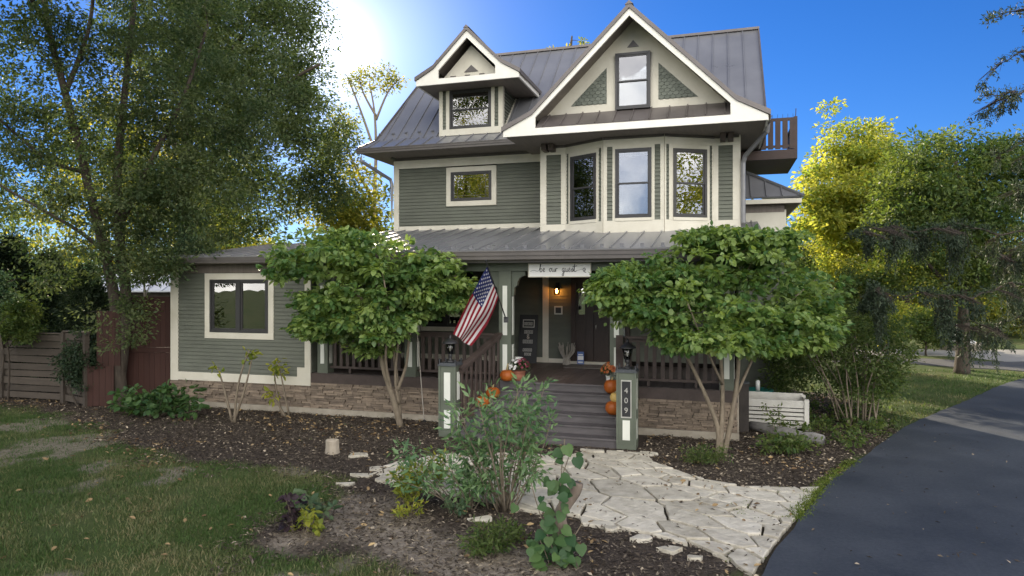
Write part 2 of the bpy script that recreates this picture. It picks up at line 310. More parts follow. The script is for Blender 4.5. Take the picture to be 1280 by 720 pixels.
# porch wall trim
bd((0.66, T5), (0.82, T5), 0.95, 3.42, 0.02, 0.05); bd((-4.0, T5), (0.655, T5), 0.95, 1.08, 0.0, 0.04); bd((0.825, T5), (1.40, T5), 0.95, 1.06, 0.0, 0.04); bd((1.40, T5), (2.90, T5), 0.945, 1.01, 0.0, 0.12)
b.build('trim', M['trim'], HOUSE)
# --- windows
def window(p0, p1, z0, z1, casing=0.0, kind='double', base=0.0, blind=False, backing=False):
    w = MB(); d = np.array(p1, float) - np.array(p0, float); ln = np.linalg.norm(d); d /= ln; n = np.array((d[1], -d[0]))
    at = lambda x: tuple(np.array(p0) + d * x)
    if casing > 0:
        w.obox(at(-casing), at(ln + casing), z0 - casing, z0, base, base + 0.036); w.obox(at(-casing), at(ln + casing), z1, z1 + casing, base, base + 0.036)
        w.obox(at(-casing), at(0), z0, z1, base, base + 0.034); w.obox(at(ln), at(ln + casing), z0, z1, base, base + 0.034)
        root = w.build('window', M['trim'], HOUSE); tgt = MB()
    else: root = None; tgt = w
    f = 0.055
    def frame(x0, x1, a0, a1, o0, o1, ff=f):
        tgt.obox(at(x0), at(x1), a0, a0 + ff, o0, o1); tgt.obox(at(x0), at(x1), a1 - ff, a1, o0, o1)
        tgt.obox(at(x0), at(x0 + ff), a0 + ff, a1 - ff, o0, o1); tgt.obox(at(x1 - ff), at(x1), a0 + ff, a1 - ff, o0, o1)
    frame(0, ln, z0, z1, base - 0.04, base + 0.045); g = MB(); panes = []
    if kind == 'double':
        zm = (z0 + z1) / 2; frame(f, ln - f, zm - 0.02, z1 - f, base - 0.02, base + 0.03, 0.032); frame(f, ln - f, z0 + f, zm + 0.02, base - 0.038, base + 0.012, 0.032)
        panes = [(f, ln - f, zm, z1 - f, 0.006), (f, ln - f, z0 + f, zm, -0.012)]
        for q in (0.22, 0.5, 0.78): tgt.obox(at(f + (ln - 2 * f) * q - 0.004), at(f + (ln - 2 * f) * q + 0.004), zm, z1 - f, base - 0.004, base + 0.004)
        for q in (0.40, 0.80): tgt.obox(at(f), at(ln - f), zm + (z1 - f - zm) * q - 0.004, zm + (z1 - f - zm) * q + 0.004, base - 0.005, base + 0.003)
    elif kind == 'pair':
        xm = ln / 2; tgt.obox(at(xm - 0.05), at(xm + 0.05), z0 + f, z1 - f, base - 0.04, base + 0.045)
        for a, c in ((f, xm - 0.05), (xm + 0.05, ln - f)): frame(a, c, z0 + f, z1 - f, base - 0.02, base + 0.025, 0.045); panes.append((a, c, z0 + f, z1 - f, 0.0))
    else:
        frame(f, ln - f, z0 + f, z1 - f, base - 0.02, base + 0.025, 0.03); panes = [(f, ln - f, z0 + f, z1 - f, 0.0)]
        if kind == 'grid':
            for q in (0.12, 0.88): tgt.obox(at(f + (ln - 2 * f) * q - 0.005), at(f + (ln - 2 * f) * q + 0.005), z0 + f, z1 - f, base - 0.004, base + 0.006)
            for q in (0.14, 0.86): tgt.obox(at(f), at(ln - f), z0 + f + (z1 - z0 - 2 * f) * q - 0.005, z0 + f + (z1 - z0 - 2 * f) * q + 0.005, base - 0.005, base + 0.005)
    if root is None: root = tgt.build('window', M['sash'], HOUSE)
    else: tgt.build('sash', M['sash'], root)
    for x0, x1, a0, a1, o in panes: g.obox(at(x0), at(x1), a0, a1, base + o, base + o + 0.003)
    g.build('pane', M['glass'], root)
    if blind:
        s_ = MB(); zz = z1 - 0.1; bot = z0 + 0.08 if blind == 'full' else z1 - (z1 - z0) * float(blind)
        while zz > bot:
            s_.obox(at(f), at(ln - f), zz, zz + 0.010, base - 0.115, base - 0.075); zz -= 0.045
        s_.obox(at(f), at(ln - f), z1 - 0.1, z1 - 0.04, base - 0.12, base - 0.07); s_.build('blind', M['blind'], root)
    if backing:
        k = MB(); k.obox(at(0.01), at(ln - 0.01), z0 + 0.01, z1 - 0.01, base - 0.06, base - 0.045); k.build('backing', M['inside'], root)
    return root
window((-1.955, 5.05), (-0.77, 5.05), 5.30, 6.10, 0.135, 'grid', blind=0.22)
window((-6.84, 1.41), (-5.16, 1.41), 1.84, 3.13, 0.15, 'pair', blind='full')
window((-2.78, 5.05), (-1.42, 5.05), 1.84, 3.05, 0.12, 'pair')
window(lerp2(*WL, 0.15), lerp2(*WL, 0.83), 4.56, 6.14, 0, 'double', 0.01, blind=0.16)
window((2.80, 3.52), (3.635, 3.52), 4.56, 6.17, 0, 'double', 0.01, blind=0.10)
window(lerp2(*WR, 0.17), lerp2(*WR, 0.85), 4.56, 6.14, 0, 'double', 0.01, blind=0.16)
b = MB()   # headers and sills of the bay openings
for p, q, z1 in ((lerp2(*WL, 0.15), lerp2(*WL, 0.83), 6.14), ((2.80, 3.52), (3.635, 3.52), 6.17), (lerp2(*WR, 0.17), lerp2(*WR, 0.85), 6.14)):
    b = MB(); b.obox(p, q, 4.49, 4.565, 0.0, 0.05); b.build('window_sill', M['trim'], HOUSE); b = MB(); b.obox(p, q, z1 - 0.002, 6.245, 0.0, 0.026); b.build('window_head', M['trim'], HOUSE)
# --- main roof
SR, SLb, SLt = 6.18, -4.06, -3.62
def mz(t): return 7.03 + 0.97 * (t - 4.7)
RT, RZ = 8.0, mz(8.0)
b = MB()
seam_roof(b, [(SLb, 4.7, 7.03), (SR, 4.7, 7.03), (SR, RT, RZ), (SLt, RT, RZ)], 0.40, off=0.22, guards=True)
seam_roof(b, [(SR, 11.3, 7.03), (SLb, 11.3, 7.03), (SLt, RT, RZ), (SR, RT, RZ)], 0.40, off=0.22)
seam_roof(b, [(-4.27, 4.05, 6.70), (0.6, 4.05, 6.70), (0.6, 4.705, 7.035), (SLb, 4.705, 7.035)], 0.40, off=0.31)
b.prism([(-4.27, 4.05), (SLb, 4.7), (SLb, 11.3), (-4.27, 11.3)], lambda x, y, d: (x, y, d + (0.33 if x > -4.2 else 0.0)), 6.66, 6.70)
b.build('roof', M['metal'], HOUSE)
b = MB()   # ridge cap and rake trims
b.beam((SLt - 0.03, RT, RZ + 0.02), (SR + 0.03, RT, RZ + 0.02), 0.16, 0.07)
b.beam((SR + 0.012, 4.7, 7.00), (SR + 0.012, RT, RZ - 0.01), 0.035, 0.14); b.beam((SR + 0.012, 11.3, 7.0), (SR + 0.012, RT, RZ - 0.01), 0.035, 0.14)
b.beam((SLb - 0.012, 4.7, 7.0), (SLt - 0.012, RT, RZ - 0.01), 0.035, 0.14); b.beam((-4.28, 4.05, 6.68), (SLb - 0.012, 4.7, 7.0), 0.035, 0.12)
b.build('roof_trim', M['rake'], HOUSE)
b = MB()   # end walls of the attic
for s0, s1 in ((5.50, 5.56), (-3.655, -3.60)): b = MB(); b.prism([(4.75, 6.5), (11.2, 6.5), (RT, RZ - 0.16)], TS, s0, s1); b.build('gable_end_wall', M['siding'], HOUSE)
# --- eaves: soffits, gutters, crown strips
b = MB()
b.box(-4.24, 0.35, 4.08, 5.05, 6.57, 6.60); b.box(-4.24, -3.69, 5.05, 11.2, 6.57, 6.60)
b.prism([(0.33, 2.76), (6.07, 2.76), (6.07, 11.2), (5.57, 11.2), (5.57, 5.05), (0.36, 5.05)], PL, 6.462, 6.495)
b.box(-7.75, 6.0, 1.02, 1.44, 3.50, 3.53); b.box(-4.0, 5.6, 1.7, 5.05, 3.40, 3.44)
b.build('soffit', M['soffit'], HOUSE)
b = MB()
def gutter(p0, p1, z0, z1, w=0.11):
    d = np.array(p1, float) - np.array(p0, float); d /= np.linalg.norm(d)
    b.obox(p0, p1, z0, z0 + (z1 - z0) * 0.45, 0, w * 0.7); b.obox(p0, p1, z0 + (z1 - z0) * 0.45, z1 - 0.02, 0, w * 0.88); b.obox(p0, p1, z1 - 0.02, z1, 0, w)
gutter((-4.30, 4.07), (0.42, 4.07), 6.555, 6.69, 0.10)
gutter((-3.98, 0.97), (6.0, 0.97), 3.52, 3.695); gutter((-7.78, 1.05), (-3.985, 1.05), 3.52, 3.655)
gutter((6.13, 3.0), (6.13, 9.5), 6.50, 6.61, 0.07)
b.box(-3.70, 0.86, 4.985, 5.012, 6.49, 6.568)
for p, q in zip(BAY, BAY[1:]): b.obox(p, q, 6.40, 6.465, 0.036, 0.06)
b.box(-4.0, 6.0, 1.05, 1.09, 3.46, 3.52)
b.build('gutter', M['gutter'], HOUSE)
for s in (0.95, 1.12, 5.15, 5.32): b = MB(); b.box(s, s + 0.12, 3.72, 4.06, 6.30, 6.458); b.build('bracket', M['brown'], HOUSE)
# --- big front gable
GC = 3.2
top = [(0.26, 6.68), (0.98, 7.02), (3.225, 9.24), (5.47, 7.02), (6.16, 6.66)]
b = MB(); th = 0.11
for (x0, z0), (x1, z1) in zip(top, top[1:]):
    b.prism([(x0, z0), (x1, z1), (x1, z1 - th), (x0, z0 - th)], ST, 2.66, 8.0)
    up = np.array((-(z1 - z0), 0, x1 - x0)); up = up / np.linalg.norm(up); t = 3.1
    while t < 7.9:
        b.beam(np.array((x0, t, z0)) + up * 0.012, np.array((x1, t, z1)) + up * 0.012, 0.022, 0.035, up=(0, 1, 0)); t += 0.4
b.prism([(3.225 - 0.09, 9.20), (3.225, 9.285), (3.225 + 0.09, 9.20)], ST, 2.645, 7.2)
b.build('gable_roof', M['rake'], HOUSE)
b = MB()
outer = [(0.30, 6.45), (0.30, 6.58), (0.99, 6.915), (3.225, 9.125), (5.46, 6.915), (6.11, 6.56), (6.11, 6.45)]
inner = [(1.07, 6.61), (1.07, 6.74), (1.07, 6.86), (3.225, 8.965), (5.36, 6.86), (5.36, 6.74), (5.36, 6.61)]
b.ring(outer, inner, ST, 2.70, 2.75)
b.box(6.08, 6.12, 2.75, 9.5, 6.45, 6.56)
b.build('fascia', M['fascia'], HOUSE)
b = MB()   # sloped underside boards and the pieces closing the overhang
for (x0, z0), (x1, z1) in zip(top, top[1:]): b.prism([(x0 + 0.03, z0 - th - 0.003), (x1, z1 - th - 0.003), (x1, z1 - th - 0.02), (x0 + 0.03, z0 - th - 0.02)], ST, 2.752, 3.6)
b.build('gable_soffit', M['soffit'], HOUSE)
b = MB(); gw = 3.42
b.prism([(0.9, 6.85), (5.55, 6.85), (3.225, 9.13)], ST, gw, gw + 0.06)
b.build('gable_wall', M['trim'], HOUSE)
b = MB()
def scales(tri, t):
    A = np.array(tri); y = A[:, 1].min(); w_, h_ = 0.13, 0.095; r = 0
    sgn = lambda p, q, s: (p[0] - s[0]) * (q[1] - s[1]) - (q[0] - s[0]) * (p[1] - s[1])
    def inside(p):
        d = [sgn(p, tri[0], tri[1]), sgn(p, tri[1], tri[2]), sgn(p, tri[2], tri[0])]; return not (min(d) < -0.004 and max(d) > 0.004)
    b.prism(tri, ST, t - 0.004, t + 0.01, 0.0)
    while y < A[:, 1].max():
        x = A[:, 0].min() - w_ + (w_ / 2 if r % 2 else 0)
        while x < A[:, 0].max() + w_:
            poly = [(x + 0.004, y + h_), (x + 0.004, y + 0.035), (x + w_ * 0.25, y + 0.008), (x + w_ * 0.5, y), (x + w_ * 0.75, y + 0.008), (x + w_ - 0.004, y + 0.035), (x + w_ - 0.004, y + h_)]
            # clip the scale to the triangle
            for i in range(3):
                p, q, s3 = np.array(tri[i]), np.array(tri[(i + 1) % 3]), np.array(tri[(i + 2) % 3]); e = q - p; n_ = np.array((-e[1], e[0])); n_ = n_ * np.sign(np.dot(n_, s3 - p)); o_ = []
                for a0, a1 in zip(poly, poly[1:] + poly[:1]):
                    d0, d1 = np.dot(n_, np.array(a0) - p), np.dot(n_, np.array(a1) - p)
                    if d0 >= 0: o_.append(a0)
                    if d0 * d1 < 0: f = d0 / (d0 - d1); o_.append((a0[0] + (a1[0] - a0[0]) * f, a0[1] + (a1[1] - a0[1]) * f))
                poly = o_
                if len(poly) < 3: break
            if len(poly) >= 3:
                k = len(poly); y1 = y + h_; v = random.random()
                V = [(px_, t - 0.012 - 0.014 * (y1 - pz_) / h_, pz_) for px_, pz_ in poly] + [(px_, t, pz_) for px_, pz_ in poly]
                b.add(V, [tuple(range(k))] + [(i, (i + 1) % k, k + (i + 1) % k, k + i) for i in range(k)], v)
            x += w_
        y += h_ * 0.8; r += 1
scales([(2.61, 8.07), (2.61, 7.235), (1.76, 7.235)], gw); b.build('shingle_panel', M['scales'], HOUSE); b = MB(); scales([(3.80, 8.08), (3.80, 7.24), (4.67, 7.24)], gw)
b.build('shingle_panel', M['scales'], HOUSE)
b = MB(); b.prism([(3.09, 8.50), (3.36, 8.50), (3.225, 8.66)], ST, gw - 0.02, gw + 0.01); b.build('vent', M['gutter'], HOUSE)
window((2.82, gw - 0.01), (3.62, gw - 0.01), 7.06, 8.36, 0, 'double', 0.03, backing=True)
b = MB(); seam_roof(b, [(1.07, 2.72, 6.635), (5.36, 2.72, 6.635), (5.36, gw, 7.06), (1.07, gw, 7.06)], 0.40, th=0.03, off=0.18); b.build('pent_roof', M['rake'], HOUSE)
# --- dormer
dt = [(-2.56, 8.47), (-2.03, 8.75), (-1.105, 9.67), (-0.18, 8.75), (0.34, 8.45)]
b = MB()
for (x0, z0), (x1, z1) in zip(dt, dt[1:]):
    b.prism([(x0, z0), (x1, z1), (x1, z1 - 0.1), (x0, z0 - 0.1)], ST, 3.96, 7.4)
b.prism([(-1.105 - 0.08, 9.63), (-1.105, 9.705), (-1.105 + 0.08, 9.63)], ST, 3.95, 7.38)
b.build('dormer_roof', M['rake'], HOUSE)
b = MB()
outer = [(-2.53, 8.24), (-2.53, 8.37), (-2.03, 8.645), (-1.105, 9.565), (-0.18, 8.645), (0.30, 8.36), (0.30, 8.24)]
inner = [(-1.90, 8.385), (-1.90, 8.45), (-1.90, 8.60), (-1.105, 9.38), (-0.33, 8.60), (-0.33, 8.45), (-0.33, 8.385)]
b.ring(outer, inner, ST, 4.0, 4.05); b.box(0.26, 0.305, 4.05, 6.0, 8.24, 8.37); b.box(-2.535, -2.49, 4.05, 6.0, 8.24, 8.37)
b.build('dormer_fascia', M['fascia'], HOUSE)
b = MB()
b.box(-2.49, 0.26, 4.05, 6.2, 8.245, 8.27)
for (x0, z0), (x1, z1) in zip(dt, dt[1:]): b.prism([(x0 + 0.03, z0 - 0.103), (x1, z1 - 0.103), (x1, z1 - 0.12), (x0 + 0.03, z0 - 0.12)], ST, 4.052, 4.7)
b.build('dormer_soffit', M['soffit'], HOUSE)
b = MB(); b.prism([(-1.95, 8.44), (-0.26, 8.44), (-1.105, 9.30)], ST, 4.36, 4.42)
# dormer wall trim frame
for x0, x1, z0, z1 in ((-2.15, -0.36, 7.03, 7.20), (-2.15, -2.05, 7.2, 8.245), (-1.95, -1.85, 7.2, 8.245), (-0.66, -0.57, 7.2, 8.245), (-0.46, -0.36, 7.2, 8.245)): b.box(x0, x1, 4.66, 4.70, z0, z1)
b.box(-0.36, -0.335, 4.66, 4.80, 7.03, 8.245); b.beam((-0.345, 4.82, 7.12), (-0.345, 5.95, 8.22), 0.03, 0.12)
b.build('dormer_trim', M['trim'], HOUSE)
b = MB(); b.box(-2.13, -0.37, 4.80, 7.5, 7.0, 8.245)
siding(b, (-2.05, 4.70), (-1.95, 4.70), 7.2, 8.245); siding(b, (-0.57, 4.70), (-0.46, 4.70), 7.2, 8.245); siding(b, (-0.365, 4.8), (-0.365, 6.0), 7.0, 8.245, 0.09)
b.build('dormer_wall', M['siding'], HOUSE)
window((-1.85, 4.70), (-0.66, 4.70), 7.20, 8.24, 0, 'double', 0.0, blind=0.2)
b = MB(); b.prism([(-1.30, 8.60), (-0.91, 8.60), (-1.105, 8.78)], ST, 4.34, 4.37); b.build('dormer_vent', M['gutter'], HOUSE)
b = MB(); seam_roof(b, [(-1.90, 4.02, 8.395), (-0.33, 4.02, 8.395), (-0.33, 4.36, 8.50), (-1.90, 4.36, 8.50)], 0.4, th=0.02, off=0.35); b.build('dormer_pent_roof', M['rake'], HOUSE)
# meeting rail of the dormer window
# --- porch and wing roofs
def pz(t): return 3.72 + 0.195 * (t - 0.9)
b = MB(); seam_roof(b, [(-3.98, 0.9, pz(0.9)), (6.02, 0.9, pz(0.9)), (6.02, 5.1, pz(5.1)), (-3.98, 5.1, pz(5.1))], 0.40, off=0.25, guards=True); b.build('porch_roof', M['metal'], HOUSE)
wz = lambda t: 3.68 + 0.135 * (t - 1.0)
b = MB(); seam_roof(b, [(-7.78, 0.98, wz(0.98)), (-3.985, 0.98, wz(0.98)), (-3.985, 5.05, wz(5.05)), (-7.78, 5.05, wz(5.05))], 0.40, off=0.3)
seam_roof(b, [(-3.7, 8.4, wz(5.05) - 0.35), (-7.78, 8.4, wz(5.05) - 0.35), (-7.78, 5.05, wz(5.05)), (-3.7, 5.05, wz(5.05))], 0.40, off=0.3); b.build('wing_roof', M['metal'], HOUSE)
b = MB(); b.prism([(1.45, 3.4), (8.0, 3.4), (5.05, wz(5.05) - 0.08), (1.45, wz(1.45) - 0.08)], TS, -7.95, -7.9); b.box(-8.0, -4.0, 1.39, 1.43, 3.29, 3.50)
b.build('wing_frieze', M['soffit'], HOUSE)
# --- stone base
b = MB()
def stones(s0, s1, z0, z1, t):
    z = z0
    while z < z1 - 0.005:
        h = min(random.choice((0.03, 0.038, 0.048, 0.062)), z1 - z); s = s0 - random.random() * 0.1
        if z1 - z - h < 0.025: h = z1 - z
        while s < s1:
            l = random.uniform(0.10, 0.42); a, c = max(s, s0), min(s + l, s1)
            if c - a > 0.02:
                o = random.uniform(0.0, 0.045); g = 0.005; j = lambda: random.uniform(-0.008, 0.008)
                b.hexa([(a + g, t - o + j(), z + g + j() * .5), (c - g, t - o + j(), z + g + j() * .5), (c - g, t + 0.1, z), (a + g, t + 0.1, z), (a + g + j(), t - o + 0.01, z + h + j() * .5), (c - g + j(), t - o + 0.01, z + h + j() * .5), (c - g, t + 0.1, z + h), (a + g, t + 0.1, z + h)], random.random())
            s += l
        z += h
stones(-8.03, -4.0, 0.13, 0.635, 1.40); stones(-4.0, 0.55, 0.13, 0.715, 1.40); b.build('stone_base', M['stone'], HOUSE)
b = MB(); stones(3.3, 5.47, 0.13, 0.715, 1.40); b.build('stone_base', M['stone'], HOUSE)
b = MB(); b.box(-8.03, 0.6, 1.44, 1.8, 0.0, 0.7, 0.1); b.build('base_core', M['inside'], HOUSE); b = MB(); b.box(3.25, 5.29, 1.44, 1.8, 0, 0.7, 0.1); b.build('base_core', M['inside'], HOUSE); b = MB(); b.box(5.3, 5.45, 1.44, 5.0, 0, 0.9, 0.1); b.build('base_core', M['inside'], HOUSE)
b = MB(); b.box(-8.04, 0.5, 1.365, 1.5, -0.1, 0.128); b.build('foundation', M['conc'], HOUSE); b = MB(); b.box(3.3, 5.50, 1.365, 1.5, -0.1, 0.128); b.box(5.45, 5.50, 1.5, 11.0, -0.1, 0.9); b.build('foundation', M['conc'], HOUSE)
# --- porch: deck, steps, posts, rails, pillars
DZ = 0.94
b = MB(); s = -4.0
while s < 5.45:
    b.box(s, s + 0.128, 1.47, 5.05, DZ - 0.035, DZ, random.random()); s += 0.134
b.build('porch_deck', M['deck'], HOUSE)
b = MB(); b.box(-4.0, 0.62, 1.39, 1.44, 0.715, DZ - 0.004); b.build('rim_board', M['brown'], HOUSE); b = MB(); b.box(3.2, 5.47, 1.39, 1.44, 0.715, DZ - 0.004); b.box(5.42, 5.47, 1.44, 5.0, 0.715, DZ - 0.004); b.build('rim_board', M['brown'], HOUSE)
for i in range(6):
    z1 = DZ * (i + 1) / 6; t0 = 0.06 + 0.282 * i; b = MB()
    sl, sr = (0.17 + 0.085 * i, 3.36 - 0.05 * i)
    if i < 5:
        b.box(sl, sr, t0 - 0.03, t0 + 0.125, z1 - 0.032, z1); b.box(sl, sr, t0 + 0.133, t0 + 0.282, z1 - 0.032, z1)
    else: b.box(sl, sr, t0 - 0.03, t0 + 0.02, z1 - 0.036, z1 - 0.002)
    b.box(sl, sr, t0, t0 + 0.024, z1 - DZ / 6 + (0.0 if i else -0.05), z1 - 0.034); b.build('step', M['step'], HOUSE)
def post(s, t0, z0, z1, w=0.27, arch=(True, True)):
    p = MB(); p.box(s - w / 2, s + w / 2, t0, t0 + w, z0, z1)
    for k, on in ((-1, arch[0]), (1, arch[1])):
        if on:
            pts = [(0, 0)] + [(0.30, 0.0), (0.30, -0.10), (0.22, -0.12), (0.16, -0.17), (0.13, -0.24), (0.12, -0.31), (0.06, -0.36), (0.05, -0.52), (0, -0.56)]
            q = [(s + k * (w / 2 + x), 3.30 + y) for x, y in pts]; p.prism(q if k > 0 else q[::-1], ST, t0 + 0.06, t0 + 0.18)
    o = p.build('porch_post', M['green'], HOUSE); q = MB()
    q.box(s - 0.05, s + 0.05, t0 - 0.012, t0 + 0.01, 1.16, 1.72); q.box(s - 0.05, s + 0.05, t0 - 0.012, t0 + 0.01, 1.92, 2.98)
    q.box(s + w / 2 - 0.01, s + w / 2 + 0.012, t0 + 0.08, t0 + 0.19, 1.16, 1.72); q.box(s + w / 2 - 0.01, s + w / 2 + 0.012, t0 + 0.08, t0 + 0.19, 1.92, 2.98)
    q.build('inset_panel', M['panel'], o); return o
for s, ar in ((-3.74, (False, True)), (-1.50, (True, True)), (0.73, (True, True)), (3.12, (True, True)), (5.27, (True, False))): post(s, 1.47, DZ, 3.30, 0.27, ar)
b = MB(); b.box(-4.0, 5.5, 1.46, 1.73, 3.295, 3.50); b.build('porch_beam', M['green'], HOUSE)
def railing(s0, s1):
    p = MB(); p.box(s0, s1, 1.53, 1.66, 1.90, 1.945); p.box(s0, s1, 1.57, 1.63, 1.83, 1.895); p.box(s0, s1, 1.565, 1.635, 1.05, 1.10); s = s0 + 0.08
    while s < s1 - 0.08: p.box(s, s + 0.075, 1.585, 1.615, 1.102, 1.828); s += 0.165
    n_ = int((s1 - s0) / 0.9)
    for i in range(n_): x = s0 + (s1 - s0) * (i + 0.5) / n_; p.box(x, x + 0.05, 1.58, 1.62, DZ, 1.05)
    p.build('railing', M['brown'], HOUSE)
railing(-3.60, -1.64); railing(-1.36, 0.59); railing(3.26, 5.13)
def stair_rail(a, c):
    a, c = np.array(a), np.array(c); p = MB(); p.beam(a, c, 0.14, 0.05); p.beam(a - (0, 0, .06), c - (0, 0, .06), 0.05, 0.08); n_ = 9
    lo = lambda f: np.array((0, 0, -0.93 + 0.0 * f)); p.beam(a + (0, 0, -0.98), c + (0, 0, -0.90), 0.05, 0.07)
    for i in range(n_):
        f = (i + 0.6) / n_; q = a + (c - a) * f; p.beam(q + (0, 0, -0.95), q + (0, 0, -0.08), 0.032, 0.075, up=(0, 1, 0))
    p.build('stair_railing', M['brown'], HOUSE)
stair_rail((0.17, 0.20, 1.32), (0.62, 1.47, 1.95)); stair_rail((3.36, 0.20, 1.32), (3.18, 1.47, 1.95))
def pillar(s, number):
    p = MB(); w = 0.165; p.box(s - w, s + w, 0.0, 2 * w, 0, 1.40); p.box(s - w - 0.012, s + w + 0.012, -0.012, 2 * w + 0.012, 0, 0.10)
    for k in (-1, 1):
        for tt in (0.004, 2 * w - 0.034): p.box(s + k * (w - 0.002) - 0.018, s + k * (w - 0.002) + 0.018, tt - 0.02, tt + 0.03, 0.10, 1.40)
    o = p.build('newel_pillar', M['green'], HOUSE)
    q = MB(); q.box(s - w - 0.03, s + w + 0.03, -0.03, 2 * w + 0.03, 1.40, 1.432); q.box(s - w - 0.005, s + w + 0.005, -0.005, 2 * w + 0.005, 1.432, 1.456)
    for i in (-1, 1):
        for j in (0, 1): q.tube([(s + i * w, j * 2 * w, 1.43), (s + i * w, j * 2 * w, 1.50)], 0.008, 6); q.lathe([(0.004, 0), (0.016, 0.012), (0.016, 0.022), (0.003, 0.036)], (s + i * w, j * 2 * w, 1.495), 8)
    q.build('pillar_cap', M['cap'], o); q = MB()
    for z0, z1 in ((0.17, 0.53),) + (() if number else ((0.72, 1.27),)): q.box(s - 0.066, s + 0.066, -0.010, 0.01, z0, z1)
    for z0, z1 in ((0.17, 0.53), (0.72, 1.27)): q.box(s + w - 0.01, s + w + 0.010, 0.10, 0.23, z0, z1)
    q.build('inset_panel', M['panel'], o)
    if number:
        q = MB(); q.box(s - 0.075, s + 0.075, -0.022, 0.0, 0.60, 1.24); pq = q.build('number_plaque', M['black'], o)
        q = MB(); q.ring([(s - 0.095, 0.575), (s + 0.095, 0.575), (s + 0.095, 1.265), (s - 0.095, 1.265)], [(s - 0.078, 0.60), (s + 0.078, 0.60), (s + 0.078, 1.24), (s - 0.078, 1.24)], ST, -0.016, 0.0); q.build('plaque_frame', M['pewter'], o)
        for ch, z in zip('409', (1.03, 0.85, 0.67)):
            cu = bpy.data.curves.new('number', 'FONT'); cu.body = ch; cu.size = 0.14; cu.extrude = 0.004; cu.align_x = 'CENTER'
            f = bpy.data.objects.new('number', cu); me = f.to_mesh().copy(); f.to_mesh_clear(); bpy.data.objects.remove(f)
            d = link('digit', me, M['pewter'], o); d.location = (s, -0.026, z); d.rotation_euler = (R(90), 0, 0)
M['cap'] = pmat('slate_cap', (0.06, 0.066, 0.075), rough=0.4, spec=0.5); M['pewter'] = pmat('pewter', (0.55, 0.54, 0.50), rough=0.35, metal=0.5)
pillar(0.0, False); pillar(3.51, True)
# --- front door
b = MB(); b.box(1.43, 2.95, 4.99, 5.05, 3.05, 3.20); b.box(1.43, 1.55, 4.98, 5.05, 1.0, 3.05); b.box(1.86, 2.02, 4.98, 5.05, 1.0, 3.05); b.box(2.86, 2.95, 4.98, 5.05, 1.0, 3.05); b.box(1.43, 2.95, 5.06, 5.1, 1.0, 3.2); b.build('door_frame', M['door'], HOUSE)
def door(s0, s1, glassz):
    p = MB(); f = 0.11 if s1 - s0 > .5 else .07; p.box(s0, s1, 5.02, 5.055, 1.01, glassz); p.box(s0, s0 + f, 5.02, 5.055, glassz, 3.05); p.box(s1 - f, s1, 5.02, 5.055, glassz, 3.05); p.box(s0 + f, s1 - f, 5.02, 5.055, 2.90, 3.05)
    p.box(s0 + f, s1 - f, 5.005, 5.021, glassz - .06, glassz + .05)
    if s1 - s0 > .5:
        for x0, x1 in ((s0 + f, (s0 + s1) / 2 - .04), ((s0 + s1) / 2 + .04, s1 - f)): p.box(x0, x1, 5.008, 5.021, 1.2, glassz - .12)
        p.box((s0 + s1) / 2 - 0.015, (s0 + s1) / 2 + 0.015, 5.02, 5.05, glassz, 2.9)
    else: p.box(s0 + f, s1 - f, 5.008, 5.021, 1.2, glassz - .12)
    o = p.build('front_door' if s1 - s0 > .5 else 'sidelight', M['door'], HOUSE); g = MB(); g.box(s0 + f, s1 - f, 5.035, 5.04, glassz, 2.9); g.build('pane', M['glass'], o)
    if s1 - s0 > .5: h = MB(); h.tube([(s0 + .07, 5.0, 1.95), (s0 + .07, 4.95, 1.95), (s0 + .07, 4.95, 1.83)], .012); h.build('handle', M['pewter'], o)
door(2.02, 2.86, 2.18); door(1.55, 1.86, 2.18)
# --- downspouts
b = MB(); b.tube([(-4.18, 4.05, 6.56), (-4.18, 4.05, 6.36), (-3.78, 4.99, 5.98), (-3.75, 5.02, 5.85), (-3.75, 5.02, 4.45)], 0.05, 8); b.build('downspout', M['spout'], HOUSE)
b = MB(); b.tube([(6.14, 3.35, 6.52), (6.13, 3.4, 6.36), (5.70, 3.98, 5.95), (5.655, 4.03, 5.80), (5.655, 4.03, 4.42)], 0.055, 8); b.build('downspout', M['spout'], HOUSE)
# --- side balcony and the hipped side bay
b = MB(); b.box(5.57, 7.0, 5.9, 8.4, 6.17, 6.40); M['balcony'] = pmat('red_brown_stain', (0.034, 0.020, 0.017), (0.060, 0.036, 0.030), rough=.55, bump=.2); b.build('balcony', M['balcony'], HOUSE)
b = MB(); b.box(6.1, 7.0, 5.9, 5.96, 7.13, 7.20); b.box(6.1, 7.0, 5.91, 5.95, 6.46, 6.52); b.box(6.94, 7.0, 5.96, 8.4, 7.13, 7.20); b.box(6.95, 6.99, 5.96, 8.4, 6.46, 6.52)
for i in range(5): x = 6.14 + i * 0.17; b.box(x, x + 0.125, 5.90, 5.93, 6.42, 7.13)
for i in range(14): y = 6.0 + i * 0.17; b.box(6.97, 7.0, y, y + 0.125, 6.42, 7.13)
b.box(6.92, 7.0, 5.895, 5.97, 6.40, 7.22)
for i in range(6): x = 6.3 + i * 0.12; b.tube([(x, 5.93, 7.2), (x, 5.93, 7.30)], 0.004, 4)
b.tube([(6.96, 5.93, 7.2), (6.97, 5.93, 7.42)], 0.010, 5)
b.build('balcony_railing', M['balcony'], HOUSE)
b = MB(); seam_roof(b, [(5.6, 5.3, 5.16), (7.06, 5.3, 5.16), (5.6, 6.55, 6.05)], 0.36, th=0.05, off=0.28); seam_roof(b, [(7.06, 5.3, 5.16), (7.06, 9.6, 5.16), (5.6, 8.35, 6.05), (5.6, 6.55, 6.05)], 0.36, th=0.05)
